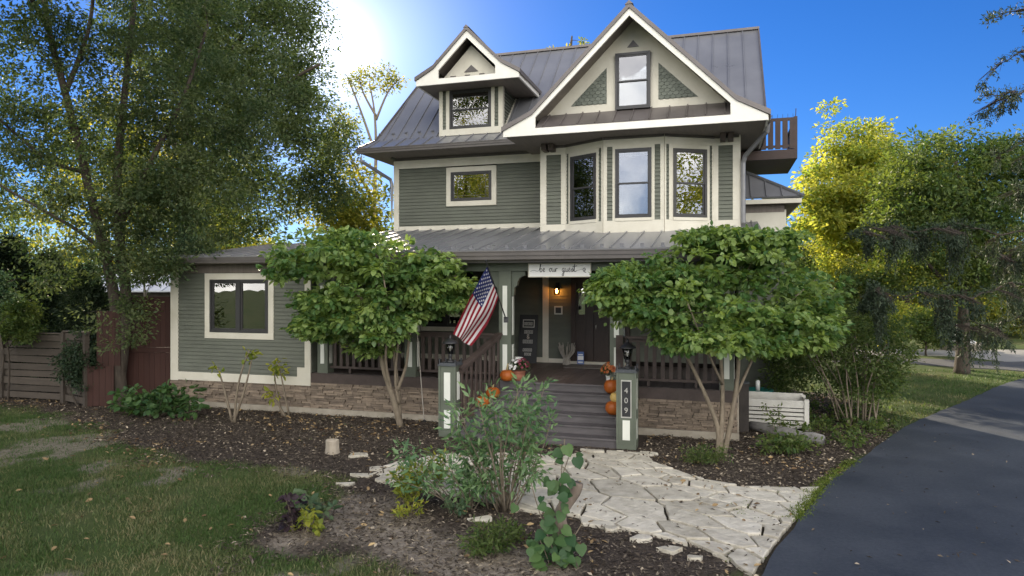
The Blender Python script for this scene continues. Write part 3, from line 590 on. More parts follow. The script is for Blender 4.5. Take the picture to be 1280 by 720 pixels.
b.beam((7.07, 5.29, 5.17), (5.6, 6.55, 6.08), 0.10, 0.05); b.build('side_bay_roof', M['metal'], HOUSE)
b = MB(); b.box(5.62, 7.04, 5.32, 5.35, 4.99, 5.10); b.box(7.01, 7.04, 5.35, 9.5, 4.99, 5.10); b.obox((5.6, 5.62), (6.68, 5.62), 4.2, 4.86, 0, 0.03); b.box(6.68, 6.71, 5.59, 9.3, 4.2, 4.86); b.build('side_bay_trim', M['trim'], HOUSE)
b = MB(); b.box(5.6, 7.0, 5.36, 9.5, 4.985, 5.01); b.box(5.62, 6.67, 5.58, 5.62, 4.80, 4.98); b.build('side_bay_soffit', M['soffit'], HOUSE)
b = MB(); b.box(5.57, 6.66, 5.63, 9.3, 0.0, 4.98); b.build('side_bay_wall', M['siding'], HOUSE)
# ------------------------------------------------------------------ ground, beds, drive, path, street
def gp(pts): return [tuple(G(x, y)[:2]) for x, y in pts]
DRIVE = gp([(940, 735), (950, 718), (972, 686), (1000, 650), (1018, 626), (1037, 602), (1072, 577), (1100, 556), (1130, 535), (1165, 519), (1200, 505), (1230, 491), (1257, 479), (1290, 471)]) + [(24, 24.2), (40, 26.0), (40, -14), (1.2, -14), (2.3, 6.0)]
PATH = gp([(470, 590), (510, 576), (560, 569), (640, 566), (700, 573), (738, 563), (805, 566), (815, 580), (850, 592), (880, 602), (935, 610), (1040, 609), (1030, 632), (1010, 665), (988, 695), (965, 722), (935, 716), (900, 697), (872, 684), (830, 672), (790, 664), (740, 657), (715, 645), (640, 634), (560, 618), (500, 606)])
BED = gp([(-40, 492), (0, 503), (60, 512), (120, 533), (160, 552), (220, 572), (300, 585), (390, 588), (430, 600), (436, 618), (410, 640), (345, 655), (310, 678), (330, 694), (380, 690), (420, 676), (470, 690), (520, 712), (540, 740), (900, 740), (945, 715), (1020, 622), (1075, 572), (1110, 548), (1095, 520), (1040, 492), (930, 480), (890, 470), (300, 460), (200, 470), (80, 480), (-40, 480)])
DIRT = gp([(310, 678), (345, 655), (410, 640), (440, 620), (480, 620), (500, 645), (560, 660), (620, 680), (700, 700), (740, 735), (530, 735), (520, 712), (470, 690), (420, 676), (380, 690), (335, 696)])
FARG = gp([(1130, 454), (1245, 452.5)])   # wedge between the street and the drive
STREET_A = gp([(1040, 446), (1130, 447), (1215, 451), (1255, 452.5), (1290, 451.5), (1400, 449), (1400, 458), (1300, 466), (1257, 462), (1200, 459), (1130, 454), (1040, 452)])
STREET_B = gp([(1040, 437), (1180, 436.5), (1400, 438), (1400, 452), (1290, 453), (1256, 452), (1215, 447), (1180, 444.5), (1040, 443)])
fx = np.unique(np.concatenate([np.linspace(-300, -30, 14), np.linspace(-30, -14, 17), np.arange(-14, 17.01, 0.11), np.linspace(17, 40, 30), np.linspace(40, 300, 14)]))
fy = np.unique(np.concatenate([np.linspace(-200, 4, 24), np.arange(4, 20.01, 0.11), np.linspace(20, 60, 60), np.linspace(60, 500, 16)]))
GX, GY = np.meshgrid(fx, fy); nx_, ny_ = len(fx), len(fy)
wob = lambda X, Y, s, a: a * (fbm(X * s, Y * s, 3) - 0.5)
bed_d = sdist(BED, GX, GY) + wob(GX, GY, 1.7, 0.9); dirt_d = sdist(DIRT, GX, GY) + wob(GX, GY, 2.3, 0.8); path_d = sdist(PATH, GX, GY)
sm = lambda d, a, b_: np.clip((d - a) / (b_ - a), 0, 1) ** 2 * (3 - 2 * np.clip((d - a) / (b_ - a), 0, 1))
m_bed = sm(bed_d, -0.18, 0.18); m_dirt = np.maximum(sm(dirt_d, -0.2, 0.25), 0.75 * sm(fbm(GX * .9, GY * .9, 9), .60, .70) * (1 - m_bed) * (GX > -11) * (GX < 0)); m_path = sm(path_d, -0.05, 0.08)
def gheight(X, Y):
    near = np.clip((22 - Y) / 4, 0, 1) * np.clip((40 - np.abs(X)) / 5, 0, 1)
    return near * (0.05 * (fbm(X * .35, Y * .35, 21) - 0.5) + 0.035 * (fbm(X * 2.2, Y * 2.2, 5) - 0.5))
HZ = gheight(GX, GY) * (1 - m_path) * (1 - sm(sdist(DRIVE, GX, GY), -0.3, 0.1)); HZ += m_bed * (1 - m_path) * 0.02 * fbm(GX * 5, GY * 5, 8) - 0.02
HZ -= 0.012 * sm(sdist(DRIVE, GX, GY), -0.05, 0.25) + 0.012 * m_path
V = np.stack([GX, GY, HZ], -1).reshape(-1, 3); ii = (np.arange(ny_ - 1)[:, None] * nx_ + np.arange(nx_ - 1)[None]).ravel()
ground = npmesh('ground', V, np.stack([ii, ii + 1, ii + 1 + nx_, ii + nx_], 1), None or M['conc'], smooth=True)
at = ground.data.attributes.new('zone', 'FLOAT_COLOR', 'POINT')
at.data.foreach_set('color', np.stack([m_bed, m_dirt, m_path, np.ones_like(m_bed)], -1).astype(np.float32).ravel())
def ground_mat():
    m, t, o = new_mat('soil_and_turf'); n = t.nodes.new; l = t.links.new
    b = n('ShaderNodeBsdfPrincipled'); l(b.outputs[0], o.inputs[0]); b.inputs['Roughness'].default_value = 0.95; b.inputs['Specular IOR Level'].default_value = 0.1
    tc = n('ShaderNodeTexCoord')
    def noise(sc, det=6, r=0.65):
        z = n('ShaderNodeTexNoise'); z.inputs['Scale'].default_value = sc; z.inputs['Detail'].default_value = det; z.inputs['Roughness'].default_value = r; l(tc.outputs['Object'], z.inputs['Vector']); return z
    def ramp(z, cols):
        r = n('ShaderNodeValToRGB'); e = r.color_ramp.elements
        for i, (p, c) in enumerate(cols):
            if i < 2: e[i].position = p; e[i].color = c4(c)
            else: x = e.new(p); x.color = c4(c)
        l(z.outputs['Fac'], r.inputs[0]); return r
    z1 = noise(0.55); z2 = noise(14, 8, .75); z3 = noise(45, 6, .7)
    turf = ramp(z1, [(0.32, (0.046, 0.076, 0.022)), (0.68, (0.115, 0.115, 0.055)), (0.5, (0.072, 0.098, 0.034))])
    mulch = ramp(z3, [(0.30, (0.030, 0.024, 0.020)), (0.72, (0.15, 0.125, 0.105)), (0.5, (0.068, 0.055, 0.046))])
    dirt = ramp(z2, [(0.30, (0.12, 0.10, 0.08)), (0.72, (0.40, 0.35, 0.29)), (0.5, (0.24, 0.205, 0.165))])
    sand = ramp(z3, [(0.3, (0.03, 0.025, 0.018)), (0.7, (0.10, 0.085, 0.06))])
    a = n('ShaderNodeAttribute'); a.attribute_name = 'zone'; s = n('ShaderNodeSeparateColor'); l(a.outputs['Color'], s.inputs[0])
    cur = turf.outputs[0]
    for k, src in ((0, mulch), (1, dirt), (2, sand)):
        mx = n('ShaderNodeMix'); mx.data_type = 'RGBA'; l(s.outputs[k], mx.inputs['Factor']); l(cur, mx.inputs['A']); l(src.outputs[0], mx.inputs['B']); cur = mx.outputs['Result']
    l(cur, b.inputs['Base Color'])
    bp = n('ShaderNodeBump'); bp.inputs['Strength'].default_value = 0.9; bp.inputs['Distance'].default_value = 0.03; l(z2.outputs['Fac'], bp.inputs['Height']); l(bp.outputs[0], b.inputs['Normal'])
    return m
ground.data.materials[0] = ground_mat(); tag(ground, kind='structure')
def sheet(name, poly, z, mat, seg=0.35, jit=0.03, sd=1):
    P = np.array(poly); q = []
    for a, c in zip(P, np.roll(P, -1, 0)):
        k = max(1, int(min(60, np.linalg.norm(c - a) / seg)))
        for i in range(k):
            p = a + (c - a) * i / k; q.append((p[0] + jit * (vnoise(p[0:1] * 3.1, p[1:2] * 3.1, sd)[0] - .5) * 2, p[1] + jit * (vnoise(p[0:1] * 3.1, p[1:2] * 3.1, sd + 9)[0] - .5) * 2))
    b = MB(); b.prism(q, PL, z - 0.10, z); o = b.build(name, mat); return tag(o, kind='structure')
def asphalt(name, a, b_, rough=0.75):
    m, t, o = new_mat(name); n = t.nodes.new; l = t.links.new
    p = n('ShaderNodeBsdfPrincipled'); l(p.outputs[0], o.inputs[0]); p.inputs['Specular IOR Level'].default_value = 0.35
    tc = n('ShaderNodeTexCoord'); z = n('ShaderNodeTexNoise'); z.inputs['Scale'].default_value = 0.8; z.inputs['Detail'].default_value = 6; l(tc.outputs['Object'], z.inputs['Vector'])
    v = n('ShaderNodeTexNoise'); v.inputs['Scale'].default_value = 90; v.inputs['Detail'].default_value = 3; l(tc.outputs['Object'], v.inputs['Vector'])
    s = n('ShaderNodeMath'); s.operation = 'MULTIPLY_ADD'; w2 = n('ShaderNodeTexNoise'); w2.inputs['Scale'].default_value = 22; w2.inputs['Detail'].default_value = 6; w2.inputs['Roughness'].default_value = .8; l(tc.outputs['Object'], w2.inputs['Vector']); l(w2.outputs['Fac'], s.inputs[0]); s.inputs[1].default_value = 1.0; l(z.outputs['Fac'], s.inputs[2])
    r = n('ShaderNodeMapRange'); r.inputs['From Min'].default_value = 0.7; r.inputs['From Max'].default_value = 1.35; l(s.outputs[0], r.inputs['Value'])
    cm = n('ShaderNodeMix'); cm.data_type = 'RGBA'; cm.inputs['A'].default_value = c4(a); cm.inputs['B'].default_value = c4(b_); l(r.outputs[0], cm.inputs['Factor']); l(cm.outputs['Result'], p.inputs['Base Color'])
    rr = n('ShaderNodeMapRange'); rr.inputs['To Min'].default_value = rough - .15; rr.inputs['To Max'].default_value = rough + .1; l(z.outputs['Fac'], rr.inputs['Value']); l(rr.outputs[0], p.inputs['Roughness'])
    bp = n('ShaderNodeBump'); bp.inputs['Strength'].default_value = 0.5; bp.inputs['Distance'].default_value = 0.006; l(v.outputs['Fac'], bp.inputs['Height']); l(bp.outputs[0], p.inputs['Normal']); return m
sheet('driveway', DRIVE, 0.012, asphalt('asphalt', (0.026, 0.032, 0.044), (0.070, 0.080, 0.098)), jit=0.035)
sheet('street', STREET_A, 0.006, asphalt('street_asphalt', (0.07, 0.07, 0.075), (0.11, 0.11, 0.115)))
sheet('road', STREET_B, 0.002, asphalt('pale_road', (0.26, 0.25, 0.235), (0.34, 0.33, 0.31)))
# --- flagstone path: real slabs from a stretched cell pattern
def flagstones():
    P = np.array(PATH); lo, hi = P.min(0) - 1, P.max(0) + 1; rs = np.random.default_rng(5); ax = R(-52); ca, sa = math.cos(ax), math.sin(ax); st = 1.6
    tow = lambda q: np.stack([q[..., 0] * st * ca - q[..., 1] * sa, q[..., 0] * st * sa + q[..., 1] * ca], -1)
    inv = lambda q: np.stack([(q[..., 0] * ca + q[..., 1] * sa) / st, -q[..., 0] * sa + q[..., 1] * ca], -1)
    c = inv(np.array([(x, y) for x in (lo[0], hi[0]) for y in (lo[1], hi[1])])); l0, h0 = c.min(0), c.max(0)
    pts = []
    for _ in range(6000):
        q = l0 + rs.random(2) * (h0 - l0); w = tow(q); big = np.hypot(((w[0] - 1.75) * .62 - (w[1] - 9.7) * .78) / 1.15, ((w[0] - 1.75) * .78 + (w[1] - 9.7) * .62) / .55) < 1
        if sdist(PATH, w[0:1], w[1:2])[0] < -0.7: continue
        dmin = 0.60 if big else (0.15 + 0.24 * vnoise(w[0:1] * 1.3, w[1:2] * 1.3, 4)[0])
        if all(np.hypot(*(q - p)) > max(dmin, d2 * .8) for p, d2 in pts): pts.append((q, dmin))
    Q = np.array([p for p, _ in pts]); b = MB()
    for i, q in enumerate(Q):
        w = tow(q)
        if sdist(PATH, w[0:1], w[1:2])[0] < -0.26 or sdist(DRIVE, w[0:1], w[1:2])[0] > 0.3: continue
        poly = [q + np.array(d) for d in ((-2, -2), (2, -2), (2, 2), (-2, 2))]
        for j in np.argsort(np.hypot(*(Q - q).T))[1:16]:
            mdl = (q + Q[j]) / 2; nn = q - Q[j]; o_ = []
            for a0, a1 in zip(poly, poly[1:] + poly[:1]):
                d0, d1 = np.dot(nn, a0 - mdl), np.dot(nn, a1 - mdl)
                if d0 >= 0: o_.append(a0)
                if d0 * d1 < 0: o_.append(a0 + (a1 - a0) * d0 / (d0 - d1))
            poly = o_
            if len(poly) < 3: break
        if len(poly) < 3: continue
        pw = [np.array(p_) for p_ in tow(np.array(poly))]
        for Q_, keep, off in ((PATH, 1, rs.uniform(-.10, .04)), (DRIVE, -1, .05)):   # trim the slab along the nearest stretch of the edge
            Pq = np.array(Q_); best = None
            for a0, a1 in zip(Pq, np.roll(Pq, -1, 0)):
                e_ = a1 - a0; f_ = np.clip(np.dot(w - a0, e_) / (np.dot(e_, e_) + 1e-9), 0, 1); c_ = a0 + e_ * f_; d_ = np.hypot(*(w - c_))
                if best is None or d_ < best[0]: best = (d_, c_, np.array((-e_[1], e_[0])) / (np.hypot(*e_) + 1e-9))
            d_, c_, n_ = best
            if d_ > 1.2: continue
            sg_ = np.sign(np.dot(w - c_, n_)) * (1 if sdist(Q_, w[0:1], w[1:2])[0] * keep > 0 else -1); n_ = n_ * sg_; o_ = []
            for a0, a1 in zip(pw, pw[1:] + pw[:1]):
                d0, d1 = np.dot(n_, a0 - c_) - off, np.dot(n_, a1 - c_) - off
                if d0 >= 0: o_.append(a0)
                if d0 * d1 < 0: o_.append(a0 + (a1 - a0) * d0 / (d0 - d1))
            pw = o_
            if len(pw) < 3: break
        if len(pw) < 3: continue
        pw = np.array(pw); cen = pw.mean(0)
        if np.hypot(*(pw - cen).T).max() < .09: continue
        ring = []
        for a0, a1 in zip(pw, np.roll(pw, -1, 0)):   # roughen the outline
            k = max(1, int(np.hypot(*(a1 - a0)) / 0.11))
            for h in range(k): ring.append(a0 + (a1 - a0) * h / k)
        ring = np.array(ring); dc = ring - cen; ln = np.hypot(*dc.T)[:, None]; g = 0.011 + 0.022 * vnoise(ring[:, 0] * 9, ring[:, 1] * 9, 6)[:, None] + 0.004 * rs.random()
        ring = cen + dc * np.clip(1 - g / ln, 0.3, 1)
        z = 0.022 + rs.normal(0, 0.005); tl = rs.normal(0, 0.006, 2); k = len(ring); dc = ring - cen
        zt = z + dc @ tl; inn = cen + dc * np.clip(1 - 0.018 / np.hypot(*dc.T)[:, None], .5, 1)
        Vv = [(*p, -0.04) for p in ring] + [(*p, h - 0.006) for p, h in zip(ring, zt)] + [(*p, h) for p, h in zip(inn, zt)]
        fs = [(x, (x + 1) % k, k + (x + 1) % k, k + x) for x in range(k)] + [(k + x, k + (x + 1) % k, 2 * k + (x + 1) % k, 2 * k + x) for x in range(k)] + [tuple(range(2 * k, 3 * k))]
        b.add(Vv, fs, rs.random())
    return b
M['flag'] = pmat('pale_limestone', (0.31, 0.28, 0.22), (0.70, 0.655, 0.56), rough=0.75, scale=5.5, bump=0.9, bscale=14, face=0.42)
tag(flagstones().build('path', M['flag']), kind='structure')
# --- scatter helper: instances of a small leaf shape baked into one mesh
def unit(v): return v / (np.linalg.norm(v, axis=-1, keepdims=True) + 1e-9)
KITE = (np.array([(0, 0, 0), (-0.5, 0.45, 0.10), (0, 1, 0), (0.5, 0.45, 0.10)], float), np.array([(0, 2, 1), (0, 3, 2)]))
NARROW = (np.array([(0, 0, 0), (-0.5, 0.35, 0.05), (0, 1, -0.08), (0.5, 0.35, 0.05)], float), np.array([(0, 2, 1), (0, 3, 2)]))
_h = [(0, 0, 0), (-0.30, -0.10, .04), (-0.55, 0.16, .09), (-0.50, 0.50, .07), (-0.24, 0.82, .0), (0, 1.02, -.08), (0.24, 0.82, .0), (0.50, 0.50, .07), (0.55, 0.16, .09), (0.30, -0.10, .04), (0, 0.45, -0.03)]
HEART = (np.array(_h, float), np.array([(10, i, i + 1) for i in range(9)] + [(10, 9, 0)]))
BROAD = (np.array([(0, 0, 0), (-0.36, 0.22, .06), (-0.44, 0.52, .07), (-0.22, 0.84, .0), (0, 1, -.08), (0.22, 0.84, 0), (0.44, 0.52, .07), (0.36, 0.22, .06)], float), np.array([(0, 4, 3), (0, 3, 2), (0, 2, 1), (0, 5, 4), (0, 6, 5), (0, 7, 6)]))
def leaves(name, mat, parent, pos, axis, nrm, length, width, var, shape=KITE):
    pos = np.asarray(pos, float); axis = unit(np.asarray(axis, float)); side = unit(np.cross(axis, np.asarray(nrm, float))); nn = np.cross(side, axis)
    length = np.broadcast_to(length, (len(pos),)); width = np.broadcast_to(width, (len(pos),)); S, T = shape
    V = (pos[:, None] + S[None, :, 0:1] * (side * width[:, None])[:, None] + S[None, :, 1:2] * (axis * length[:, None])[:, None] + S[None, :, 2:3] * (nn * length[:, None])[:, None])
    FA = (np.arange(len(pos))[:, None, None] * len(S) + T[None]).reshape(-1, 3)
    return npmesh(name, V.reshape(-1, 3), FA, mat, parent, np.repeat(np.broadcast_to(var, (len(pos),)), len(T)))
def rdir(n, r=RNG): return unit(r.normal(size=(n, 3)))
# --- grass blades
def grass():
    r = np.random.default_rng(3)
    def pts(n, x0, x1, y0, y1): return r.uniform(x0, x1, n), r.uniform(y0, y1, n)
    # left lawn, near drive strip and far lawn
    A = pts(330000, -13, 1.0, 6.6, 17.5); B = pts(60000, 4, 20, 9, 24)
    X = np.concatenate([A[0], B[0]]); Y = np.concatenate([A[1], B[1]]); S = np.concatenate([np.full(len(A[0]), 1.0), np.full(len(B[0]), 1.5)])
    vis = np.abs(X / Y) < 0.80; X, Y, S = X[vis], Y[vis], S[vis]
    bd_ = sdist(BED, X, Y) + wob(X, Y, 1.7, 0.9); dd = sdist(DIRT, X, Y) + wob(X, Y, 2.3, .8); dr = sdist(DRIVE, X, Y); pa = sdist(PATH, X, Y)
    dens = sm(-bd_, -0.15, 0.15) * (1 - 0.93 * sm(dd, -.2, .2)) * (0.25 + 0.75 * sm(fbm(X * 1.3, Y * 1.3, 31), .30, .55)) * (1 - 0.7 * sm(fbm(X * .9, Y * .9, 9), .60, .70))
    dens += 0.04 * (bd_ > 0.1) * (X < 0) * (fbm(X * 1.5, Y * 1.5, 77) > .62)
    dens *= (dr < -0.02) & (pa < -0.02); hs_, ht = (X + 1.277) * _c - (Y - 13.45) * _s, (X + 1.277) * _s + (Y - 13.45) * _c
    dens *= ~((ht > 1.2) & (hs_ < 6.6) & (hs_ > -8.2)); dens *= ~((Y > 16.6) & (X < -9)); dens *= r.random(len(X)) < np.where(Y < 12, 1, 0.8)
    k = r.random(len(X)) < dens; X, Y, S = X[k], Y[k], S[k]; n = len(X)
    z = gheight(X, Y) - 0.024; h = (0.022 + 0.042 * r.random(n) ** 1.5) * S * (0.8 + 0.6 * fbm(X * .8, Y * .8, 40)); w = (0.0035 + 0.004 * r.random(n)) * S
    a = r.uniform(0, 2 * math.pi, n); ln = r.uniform(0.15, 0.95, n) * h; b0 = r.uniform(0, 2 * math.pi, n)
    P = np.stack([X, Y, z], 1); sd_ = np.stack([np.cos(a), np.sin(a), 0 * a], 1) * w[:, None]; le = np.stack([np.cos(b0), np.sin(b0), 0 * b0], 1)
    md = P + le * (ln * .35)[:, None] + np.stack([0 * h, 0 * h, h * .6], 1); tp = P + le * ln[:, None] + np.stack([0 * h, 0 * h, h], 1)
    Vv = np.stack([P - sd_, P + sd_, md + sd_ * .7, md - sd_ * .7, tp], 1).reshape(-1, 3); base = np.arange(n)[:, None, None] * 5
    FA = (base + np.array([(0, 1, 2), (0, 2, 3), (3, 2, 4)])[None]).reshape(-1, 3)
    dry = np.clip(0.06 + 1.6 * (fbm(X * 1.1, Y * 1.1, 51) - .47) + r.normal(0, .24, n), 0, 1)
    return npmesh('grass', Vv, FA, leaf_mat('grass_blades', (0.060, 0.108, 0.030), (0.255, 0.225, 0.125), 0.3, (1.3, 1.3, .7)), None, np.repeat(dry, 3))
tag(grass(), 'short patchy lawn grass with dry straw coloured spots', None, None, 'stuff')
# --- mulch chips and fallen leaves on the beds
def litter():
    r = np.random.default_rng(8); n = 150000; X = r.uniform(-14, 9, n); Y = r.uniform(6.6, 18.5, n)
    bd_ = sdist(BED, X, Y) + wob(X, Y, 1.7, .9); pa = sdist(PATH, X, Y); dr = sdist(DRIVE, X, Y)
    hs_, ht = (X + 1.277) * _c - (Y - 13.45) * _s, (X + 1.277) * _s + (Y - 13.45) * _c
    k = ((bd_ > -0.5) | (dr > 0) | (r.random(n) < .03)) & (r.random(n) < np.maximum(sm(bd_, -0.6, 0.1), (dr > 0) | (r.random(n) < .03))) & (r.random(n) < np.where(pa > 0, 0.03, 1.0)) & ((dr < -0.02) | (r.random(n) < .012)) & ~((ht > 1.35) & (hs_ < 5.5)) & ~((ht > -0.02) & (hs_ > -.2) & (hs_ < 3.75))
    X, Y = X[k], Y[k]; n = len(X); pa = pa[k]; z = gheight(X, Y) * (pa < 0) * (dr[k] < 0) + np.where(pa > 0, .024, 0) + np.where(dr[k] > 0, .014, 0) + r.uniform(-0.004, 0.018, n)
    ax = rdir(n, r); ax[:, 2] *= .25; nm = np.array((0, 0, 1.0)) + 0.35 * r.normal(size=(n, 3)); pale = r.random(n) < np.where(X > 2, .16, .055)
    ln = np.where(pale, r.uniform(.02, .075, n), r.uniform(.02, .085, n)); v = np.where(pale, r.uniform(.6, 1, n), r.uniform(0, .55, n) ** 1.7)
    o = leaves('leaf_litter', pmat('mulch_and_dry_leaves', (0.042, 0.033, 0.027), (0.44, 0.37, 0.28), rough=.9, face=1.0, spec=.15), None, np.stack([X, Y, z], 1), ax, nm, ln, ln * np.where(pale, .6, .35), v)
    n = 26000; X = r.uniform(-14, 9, n); Y = r.uniform(6.6, 18.5, n); bd_ = sdist(BED, X, Y); hs_, ht = (X + 1.277) * _c - (Y - 13.45) * _s, (X + 1.277) * _s + (Y - 13.45) * _c; dr_ = sdist(DRIVE, X, Y)
    k = (r.random(n) < .55 * sm(fbm(X * 1.1, Y * 1.1, 81), .48, .68) * sm(bd_, -1.2, .3) + .02) & (dr_ < .05) & ~((ht > 1.3) & (hs_ < 5.5)) & ~((ht > -.02) & (hs_ > -.2) & (hs_ < 3.75)) & ((sdist(PATH, X, Y) < 0) | (r.random(n) < .25)); X, Y = X[k], Y[k]; n = len(X); ax = rdir(n, r); ax[:, 2] *= .3; q = r.uniform(.045, .10, n)
    fo = leaves('fallen_leaves', pmat('dry_leaf', (.075, .042, .024), (.40, .29, .15), rough=.85, face=1.0, spec=.2), None, np.stack([X, Y, gheight(X, Y) * (sdist(PATH, X, Y) < 0) + np.where(sdist(PATH, X, Y) < 0, .008, .034) + r.uniform(0, .02, n)], 1), ax, np.array((0, 0, 1.0)) + .45 * r.normal(size=(n, 3)), q, q * .55, r.random(n), BROAD); tag(fo, 'drifts of brown and tan fallen leaves on the beds and path', None, None, 'stuff')
    n = 16000; X = r.uniform(-9, 3, n); Y = r.uniform(6.6, 11.5, n); k = (sdist(DIRT, X, Y) + wob(X, Y, 2.3, .8) > -.3) & (r.random(n) < sm(fbm(X * 1.4, Y * 1.4, 61), .35, .6)); X, Y = X[k], Y[k]; n = len(X); ax = rdir(n, r); ax[:, 2] *= .2
    so = leaves('straw', pmat('dry_straw', (.12, .10, .075), (.40, .34, .24), rough=.9, face=1.0, spec=.1), None, np.stack([X, Y, gheight(X, Y) + r.uniform(-.012, .012, n)], 1), ax, r.normal(size=(n, 3)), r.uniform(.04, .13, n), r.uniform(.003, .007, n), r.random(n)); tag(so, 'dry straw and dead grass strewn over the bare dirt', None, None, 'stuff')
    return tag(o, 'dark wood mulch and fallen dry leaves over the planting beds', None, None, 'stuff')
litter()
# ------------------------------------------------------------------ trees and plants
def curve(p0, p1, sag, n=5, r=RNG, jit=0.05):
    p0, p1 = np.array(p0, float), np.array(p1, float); ln = np.linalg.norm(p1 - p0); f = np.linspace(0, 1, n)[:, None]
    m = (p0 + p1) / 2 + np.array((0, 0, sag * ln)) + r.normal(size=3) * jit * ln
    return (1 - f) ** 2 * p0 + 2 * f * (1 - f) * m + f * f * p1
def smooth(pts, k=4):
    P = np.array(pts, float); t = np.linspace(0, len(P) - 1, (len(P) - 1) * k + 1); i = np.clip(t.astype(int), 0, len(P) - 2); f = (t - i)[:, None]
    p0, p1, p2, p3 = P[np.clip(i - 1, 0, None)], P[i], P[i + 1], P[np.clip(i + 2, None, len(P) - 1)]
    return 0.5 * (2 * p1 + (p2 - p0) * f + (2 * p0 - 5 * p1 + 4 * p2 - p3) * f ** 2 + (3 * p1 - p0 - 3 * p2 + p3) * f ** 3)
def clusters(ells, n, r, gap=0.0, shell=0.35, gs=0.9):
    """points through the volume of a union of ellipsoids (cx,cy,cz,rx,ry,rz,weight), thinned by noise so gaps stay open"""
    E = np.array([e[:6] for e in ells], float); w = np.array([e[6] if len(e) > 6 else e[3] * e[4] * e[5] for e in ells]); w = w / w.sum(); out_ = []
    while len(out_) < n:
        e = E[r.choice(len(E), p=w)]; d = unit(r.normal(size=3)); rad = r.random() ** shell; p = e[:3] + d * rad * e[3:6]
        if gap > 0:
            g = (math.sin(p[0] * 2.1 * gs + 1.3 * math.sin(p[2] * 1.7 * gs)) + math.sin(p[2] * 2.6 * gs + p[1] * 1.1) + math.sin(p[1] * 1.9 * gs + p[0] * 1.4 * gs)) / 3
            if g < -0.55 + gap and r.random() < 0.85: continue
        out_.append(p)
    return np.array(out_)
def skeleton(mb, limbs, C, r, twig=0.010, sag=0.05, sides=5):
    nodes, nr = [], []
    for pts, r0, r1 in limbs:
        P = smooth(pts); rr = np.linspace(r0, r1, len(P)); mb.tube(P, rr, 9 if r0 > .06 else 6); k = len(P) // 4
        for p, q in zip(P[k:], rr[k:]): nodes.append(p); nr.append(q)
    nodes = list(nodes); A = np.array(nodes); NR = list(nr)
    d0 = np.array([np.min(np.linalg.norm(A - c, axis=1)) for c in C]); ax = []
    dirs = np.zeros_like(C)
    for i in np.argsort(d0):
        c = C[i]; dv = c - A; d = np.linalg.norm(dv, axis=1) + 0.5 * np.maximum(0, A[:, 2] - c[2]); j = int(np.argmin(d)); L_ = float(np.linalg.norm(c - A[j]))
        P = curve(A[j], c, sag, 5 if L_ > .5 else 4, r, 0.08); r0 = min(NR[j] * .75, twig * .5 + twig * L_); mb.tube(P, np.linspace(r0, twig * .3, len(P)), sides, cap=False)
        A = np.vstack([A, P[2:]]); NR += [r0 * .6] * (len(P) - 2); dirs[i] = P[-1] - P[-2]
    return unit(dirs)
def foliage(name, mat, parent, C, dirs, per, rad, ln, asp, r, droop=0.3, flat=0.55, up=0.8, shape=KITE, var=(0.5, 0.25), clump=0.25):
    n = len(C) * per; c = np.repeat(C, per, 0); d = np.repeat(dirs, per, 0); off = rdir(n, r) * (r.random(n) ** .5)[:, None] * np.array((1, 1, flat)) * np.repeat(rad * r.uniform(.7, 1.3, len(C)), per)[:, None]
    ax = off * 1.0 / (np.linalg.norm(off, axis=1)[:, None] + 1e-6) + .5 * d + .5 * r.normal(size=(n, 3)) - np.array((0, 0, droop)); nm = np.array((0, 0, up)) + r.normal(size=(n, 3)) * .55
    v = np.clip(var[0] + np.repeat(r.normal(0, clump, len(C)), per) + r.normal(0, var[1], n), 0, 1); l = ln * r.uniform(.6, 1.25, n)
    return leaves(name, mat, parent, c + off, ax, nm, l, l * asp, v, shape)
def tree(name, label, cat, base, limbs, ells, n, per, rad, ln, asp, mat, bark, seed, gap=0.25, shell=0.4, twig=0.010, group=None, sag=.05, gs=.9, **kw):
    """limbs and ellipsoids are in world coordinates; the thing stands at base"""
    r = np.random.default_rng(seed); B = np.array(base, float); root = thing(name, label, cat, B, 0, group)
    lm = [(np.array(p, float) - B, a, b) for p, a, b in limbs]; el = [(e[0] - B[0], e[1] - B[1], e[2] - B[2], *e[3:]) for e in ells]
    C = clusters(el, n, r, gap, shell, gs); m = MB(); d = skeleton(m, lm, C, r, twig, sag); m.build('trunk', bark, root, True)
    foliage('crown', mat, root, C, d, per, rad, ln, asp, r, **kw); return root
def sprays(ells, n, seed, rx=(.35, .75), rz=.09):   # break big masses into many thin tilted layers of foliage
    r = np.random.default_rng(seed); C = clusters(ells, n, r, 0, .45); return [(c[0], c[1], c[2], q, q * .8, rz * r.uniform(.6, 1.6)) for c, q in zip(C, r.uniform(*rx, n))]
def both(ells, n, seed, rx, share): sp = sprays(ells, n, seed, rx); v = sum(e[3] * e[4] * e[5] for e in sp); tot = sum(e[6] if len(e) > 6 else e[3] * e[4] * e[5] for e in ells); return sp + [(*e[:6], (e[6] if len(e) > 6 else e[3] * e[4] * e[5]) / tot * v * share) for e in ells]
def E(x, y, Y, rx, ry, rz, w=None):   # ellipsoid from a pixel centre at depth Y; rx, rz in pixels, ry in metres
    c = W(x, y, Y); s = Y / F; e = (c[0], c[1], c[2], rx * s, ry, rz * s); return e + (w,) if w is not None else e
